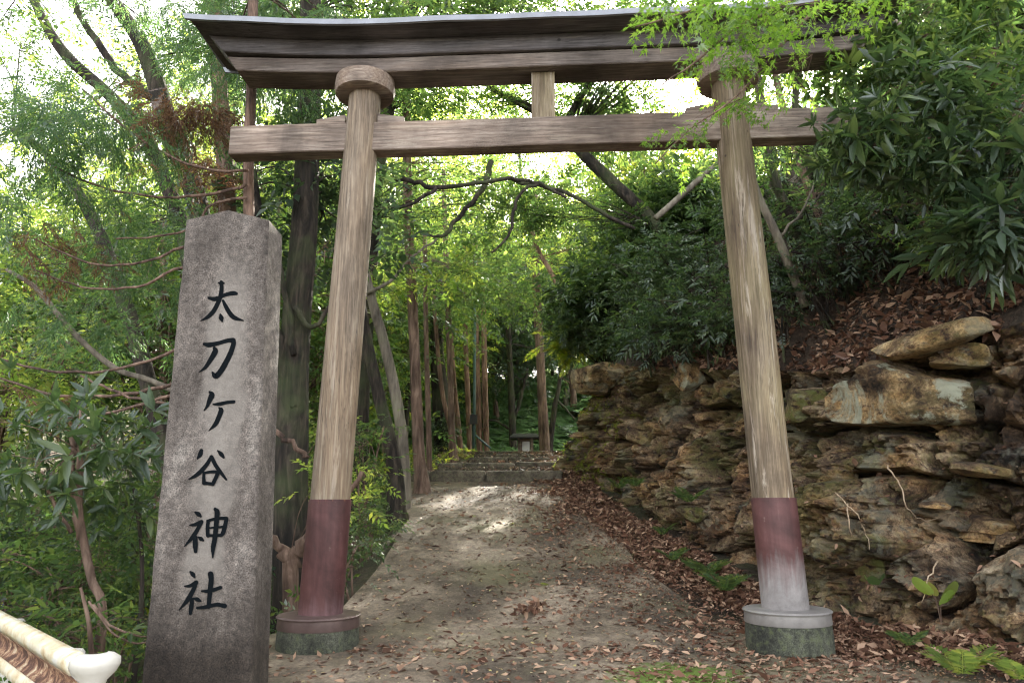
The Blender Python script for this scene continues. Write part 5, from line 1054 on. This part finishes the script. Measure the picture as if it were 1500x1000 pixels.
# roots hanging from the bank
RT = [([(1225, 720), (1250, 745), (1262, 770), (1275, 810)], 'thin pale root dangling in the dark hollow'), ([(1240, 735), (1245, 780), (1262, 820)], 'shorter root hanging beside the longer one in the hollow'), ([(1300, 680), (1320, 710), (1335, 745), (1365, 762), (1400, 750)], 'looping root across the pale bank'), ([(1160, 570), (1190, 566), (1240, 570)], 'horizontal root above the mossy block'), ([(1390, 440), (1405, 470), (1425, 490), (1440, 480)], 'curled root over the cliff top slab'), ([(1370, 820), (1362, 850), (1350, 880)], 'fine root above the round leaves')]
for i, (pp, lb) in enumerate(RT):
    Pw = []
    for q in pp:
        h_ = wall_hit(*q); to = CAM - h_; to /= np.linalg.norm(to); Pw.append(h_ + to * .14)
    Pw = np.array(Pw); r = np.random.default_rng(i); Pw = smooth_path(Pw, 5); Pw += r.normal(size=Pw.shape) * .006
    T = MB(); add_tube(T, Pw - Pw[0], np.linspace(.007, .003, len(Pw)), 6); o = T.build('root', BK['root']); o.location = tuple(Pw[0]); tag(o, lb, 'root', 'roots hanging from the bank')

# --- ferns carpeting the far slope (could not be counted)
r = np.random.default_rng(5); n_ = 2600; fx = r.uniform(-9, 14, n_); fy = r.uniform(28.5, 46, n_); ml = MB()
P = np.stack([fx, fy, gz(fx, fy) + .1], 1)
for k_ in range(4):
    a = r.uniform(0, 2 * math.pi, n_); D = np.stack([np.cos(a), np.sin(a) - .5, np.full(n_, .55)], 1); place(ml, FROND[k_ % 2], P, rot_from(D, r.normal(size=n_) * .3), r.uniform(.7, 1.2, n_))
o = ml.build('fern_cover', LF['fern']); tag(o, 'ferns carpeting the slope behind the roofed board', 'ferns', kind='stuff')
# --- low undergrowth of the gully and the left bank
n_ = 9000; fx = r.uniform(-14, -1.5, n_); fy = r.uniform(4.6, 30, n_); lim = np.interp(fy, [0, 6.2, 7, 11, 13, 20, 30], [-2.3, -2.3, -1.65, -1.6, -2.0, -2.0, -1.6]); ok = fx < lim; fx, fy = fx[ok], fy[ok]; ml = MB()
P = np.stack([fx, fy, gz(fx, fy) + r.uniform(0, .25, len(fx))], 1); D = r.normal(size=P.shape); D[:, 2] = .5
for k_ in range(3): s_ = slice(k_, None, 3); place(ml, SPRIG[k_], P[s_], rot_from(D[s_], r.normal(size=len(D[s_]))), r.uniform(.12, .26, len(P[s_])))
o = ml.build('undergrowth', LF['mid']); tag(o, 'low leafy undergrowth covering the left bank', 'undergrowth', kind='stuff')
# --- moss and small weeds on the cliff nose
n_ = 6000; iy = r.integers(0, CLW[0].shape[0], 60000); it = r.integers(0, CLW[0].shape[1] - 12, 60000); yy = CLW[1][iy, it]
ok = (yy > 12) & (yy < 15) & (vnoise(yy * 1.5, CLW[2][iy, it] * 2, 0, 4) > -.1); iy, it = iy[ok][:n_], it[ok][:n_]; P = np.stack([CLW[0][iy, it] - .02, CLW[1][iy, it] - .02, CLW[2][iy, it]], 1)
ml = MB(); D = r.normal(size=P.shape); D[:, 0] -= .8; place(ml, SPRIG[0], P, rot_from(D, r.normal(size=len(P))), r.uniform(.025, .05, len(P))); o = ml.build('moss_tufts', LF['yellow']); tag(o, 'sunlit moss and tiny weeds on the cliff nose', 'moss', kind='stuff')

# --- fallen leaves
def litter(name, P, N_, size, lk, label, r, flat=.35):
    ml = MB(); n_ = len(P); a = r.uniform(0, 2 * math.pi, n_); D = np.stack([np.cos(a), np.sin(a), r.normal(size=n_) * flat], 1)
    M = rot_from(D, r.normal(size=n_) * flat * 1.4); tm = [leaf_simple(.5, .18), leaf6(.42, .3), leaf_simple(.3, -.15)]; ti = r.integers(3, size=n_)
    for q in range(3): place(ml, tm[q], P[ti == q], M[ti == q], size * np.clip(r.lognormal(-.12, .38, (ti == q).sum()), .3, 2.0))
    o = ml.build(name, LF[lk]); tag(o, label, 'fallen leaves', kind='stuff'); return o
def on_path(x, y): return p_y(y) + .02 * vnoise(x * 1.2, y * 1.2, 0, 9) + .012
# heaps along the cliff foot
n_ = 44000; fy = 3.5 + 15.5 * r.random(n_) ** 1.5; rr = np.abs(r.normal(size=n_)) * .55 - .08; fx = base_x(fy) - rr * 1.0; fx = fx + 0
patch = vnoise(fx * 1.8, fy * 1.8, 0, 12) + .5 * vnoise(fx * 5, fy * 5, 0, 13); ok = (rr < .55) | (patch > .1); fx, fy = fx[ok], fy[ok]
pz = np.maximum(gz(fx, fy) - .03, np.where(fx < np.interp(fy, [0, 4.6, 5.6, 6.7, 8, 10.6, 14.1], [3.6, 3.2, 2.4, 1.75, 1.45, 1.25, 1.0]), on_path(fx, fy) - .005, -9)) + r.random(len(fx)) * .035 + .01
litter('leaf_litter', np.stack([fx, fy, pz], 1), 0, .062, 'litter', 'brown fallen leaves heaped along the cliff foot', r, .5)
n_ = 30000; fy = 3.5 + 15 * r.random(n_) ** 1.5; fx = base_x(fy) + .1 - np.abs(r.normal(size=n_)) * .75; litter('leaf_crumbs', np.stack([fx, fy, np.maximum(gz(fx, fy) - .03, np.where(fx < np.interp(fy, [0, 4.6, 5.6, 6.7, 8, 10.6, 14.1], [3.6, 3.2, 2.4, 1.75, 1.45, 1.25, 1.0]), on_path(fx, fy) - .002, -9)) + .006], 1), 0, .024, 'litter', 'crumbled leaf fragments between the fallen leaves', r, .4)
# sprinkled over the path
n_ = 26000; fy = 4.4 + 14 * r.random(n_) ** 1.4; fx = r.uniform(-2.1, 2.6, n_); dens = .26 + 1.3 * sst(-.2, 1.4, fx) * (.5 + vnoise(fx * 1.4, fy * 1.1, 0, 21)) + .5 * np.exp(-((fy - 5.9 + .1 * fx) / .25) ** 2) * (fx > -1.3) + .3 * np.exp(-((fx - .4) / .5) ** 2 - ((fy - 8.2) / 1.2) ** 2)
ok = (r.random(n_) < dens + .6 * (fx > 1.9) * (fy > 5.2)) & (fx > np.interp(fy, [0, 6.4, 7, 11, 13], [-2.1, -1.9, -1.5, -1.45, -1.8])); fx, fy = fx[ok], fy[ok]; fz = np.where(fy < 14, on_path(fx, fy), p_y(fy) + .16)
litter('scattered_leaves', np.stack([fx, fy, fz], 1), 0, .058, 'litter', 'fallen brown leaves sprinkled over the concrete path', r, .3)
n_ = 900; fy = 4.4 + 9 * r.random(n_) ** 1.3; fx = r.uniform(-1.5, 1.5, n_); litter('pale_leaves', np.stack([fx, fy, on_path(fx, fy)], 1), 0, .032, 'pale', 'small pale leaf scraps dotted over the path', r, .15)
# on the slope
vis = np.where((YS[:, 0] < 11) & (YS[:, 0] > 3.8))[0]; n_ = 34000; iy = r.choice(vis, n_); it = (r.random(n_) ** 1.5 * .62 * (XS.shape[1] - 1)).astype(int); u_ = r.random(n_)
i2 = np.minimum(iy + 1, XS.shape[0] - 1); j2 = np.minimum(it + 1, XS.shape[1] - 1); P = np.stack([A_[iy, it] * (1 - u_) + A_[i2, j2] * u_ for A_ in (XS, YS, ZS)], 1); ok = (P[:, 1] < 13) & (vnoise(P[:, 0] * 1.2, P[:, 1] * 1.2, P[:, 2] * 1.2, 3) > -.35); P = P[ok]; P[:, 2] += .015; P[:, 0] -= .012
litter('slope_litter', P, 0, .085, 'litter', 'dry brown leaves covering the slope above the cliff', r, .6)
# on the cliff ledges
iy = r.integers(1, CLW[0].shape[0] - 1, 60000); it = r.integers(1, CLW[0].shape[1] - 1, 60000); up = (np.abs(CLW[0][iy, it + 1] - CLW[0][iy, it - 1]) + np.abs(CLW[1][iy, it + 1] - CLW[1][iy, it - 1])) > 1.2 * np.abs(CLW[2][iy, it + 1] - CLW[2][iy, it - 1])
low = CLW[2][iy, it] - p_y(CLW[1][iy, it]); ok = up & (r.random(60000) < np.where(low < .7, .8, .22)); P = np.stack([A_[iy[ok], it[ok]] for A_ in CLW], 1); P[:, 2] += .012
litter('ledge_leaves', P[:5000], 0, .055, 'litter', 'dry leaves caught on the cliff ledges', r, .5)
# twigs on the slope
ml = MB()
for k_ in range(420):
    i_ = r.integers(0, XS.shape[0]); j_ = r.integers(0, XS.shape[1] - 8)
    if YS[i_, j_] > 13: continue
    a = np.array([XS[i_, j_], YS[i_, j_], ZS[i_, j_]]) + [-.04, -.02, .04]; d = r.normal(size=3) * [1, 1, .4]; d = d / np.linalg.norm(d) * r.uniform(.3, .9); add_tube(ml, smooth_path([a, a + d * .5 + r.normal(size=3) * .05, a + d], 3), [.006, .005, .005, .004, .004, .003, .003][:7], 4, cap=False)
o = ml.build('twigs', BK['brown']); tag(o, 'thin dead twigs tangled on the slope', 'twigs', kind='stuff')
# a few single yellow and red leaves one can point at
SG = [(790, 856, 'yellow', 'bright yellow leaf at the tip of the dry cone cluster'), (775, 922, 'pale', 'cream leaf lying below the dry cone cluster'), (752, 767, 'yellow', 'yellow leaf in the middle of the path'), (796, 776, 'pale', 'rounded ochre leaf right of the path centre'), (808, 957, 'pale', 'curled tan leaf at the bottom centre'), (723, 864, 'pale', 'folded beige leaf left of the dry cone cluster'), (688, 756, 'yellow', 'ochre leaf on the left half of the path'), (698, 884, 'pale', 'small pale oval leaf near the middle of the path'), (635, 933, 'pale', 'broad pale leaf right of the left plinth'), (868, 760, 'pale', 'tan flat leaf at the right edge of the concrete'), (655, 862 , 'litter', 'brown leaf lying left of the folded beige leaf')]
for i, (px, py, lk, lb) in enumerate(SG):
    d = _FW + _CR * (px - 750) / F_PX + _CU * (500 - py) / F_PX; ys = np.linspace(3, 14, 800); zz = CAM[2] + d[2] / d[1] * ys - on_path(d[0] / d[1] * ys, ys); k_ = int(np.argmax(zz < 0)); y_ = ys[k_]
    ml = MB(); place(ml, leaf6(.5, .2), np.zeros((1, 3)), rot_from(np.array([[math.cos(i * 2.1), math.sin(i * 2.1), .12]]), np.array([.25])), [.095]); o = ml.build('fallen_leaf', LF[lk]); o.location = (d[0] / d[1] * y_, y_, float(on_path(np.array(d[0] / d[1] * y_), np.array(y_))) + .006); tag(o, lb, 'leaf', 'single leaves on the path')
# dry cone cluster in the middle of the path
y_ = 7.0; px0 = W(775, 880, y_); T = thing('dry_branch', 'dried brown leafy cone cluster lying in the middle of the path', 'dry branch', (px0[0], y_, float(on_path(np.array(px0[0]), np.array(y_)))), math.radians(62)); mb, ml = MB(), MB()
add_tube(mb, smooth_path([(-.28, -.02, .02), (-.1, 0, .05), (.15, .02, .06), (.3, 0, .05)], 4), .008, 6); mb.build('stalk', BK['brown'], T)
n_ = 70; P = np.stack([r.uniform(-.2, .28, n_), r.normal(size=n_) * .03, .05 + r.normal(size=n_) * .018], 1); D = r.normal(size=(n_, 3)) * [.5, 1, .6] - [.5, 0, 0]; place(ml, leaf6(.6, .5), P, rot_from(D, r.normal(size=n_)), r.uniform(.05, .095, n_)); ml.build('dry_leaves', LF['litter'], T)
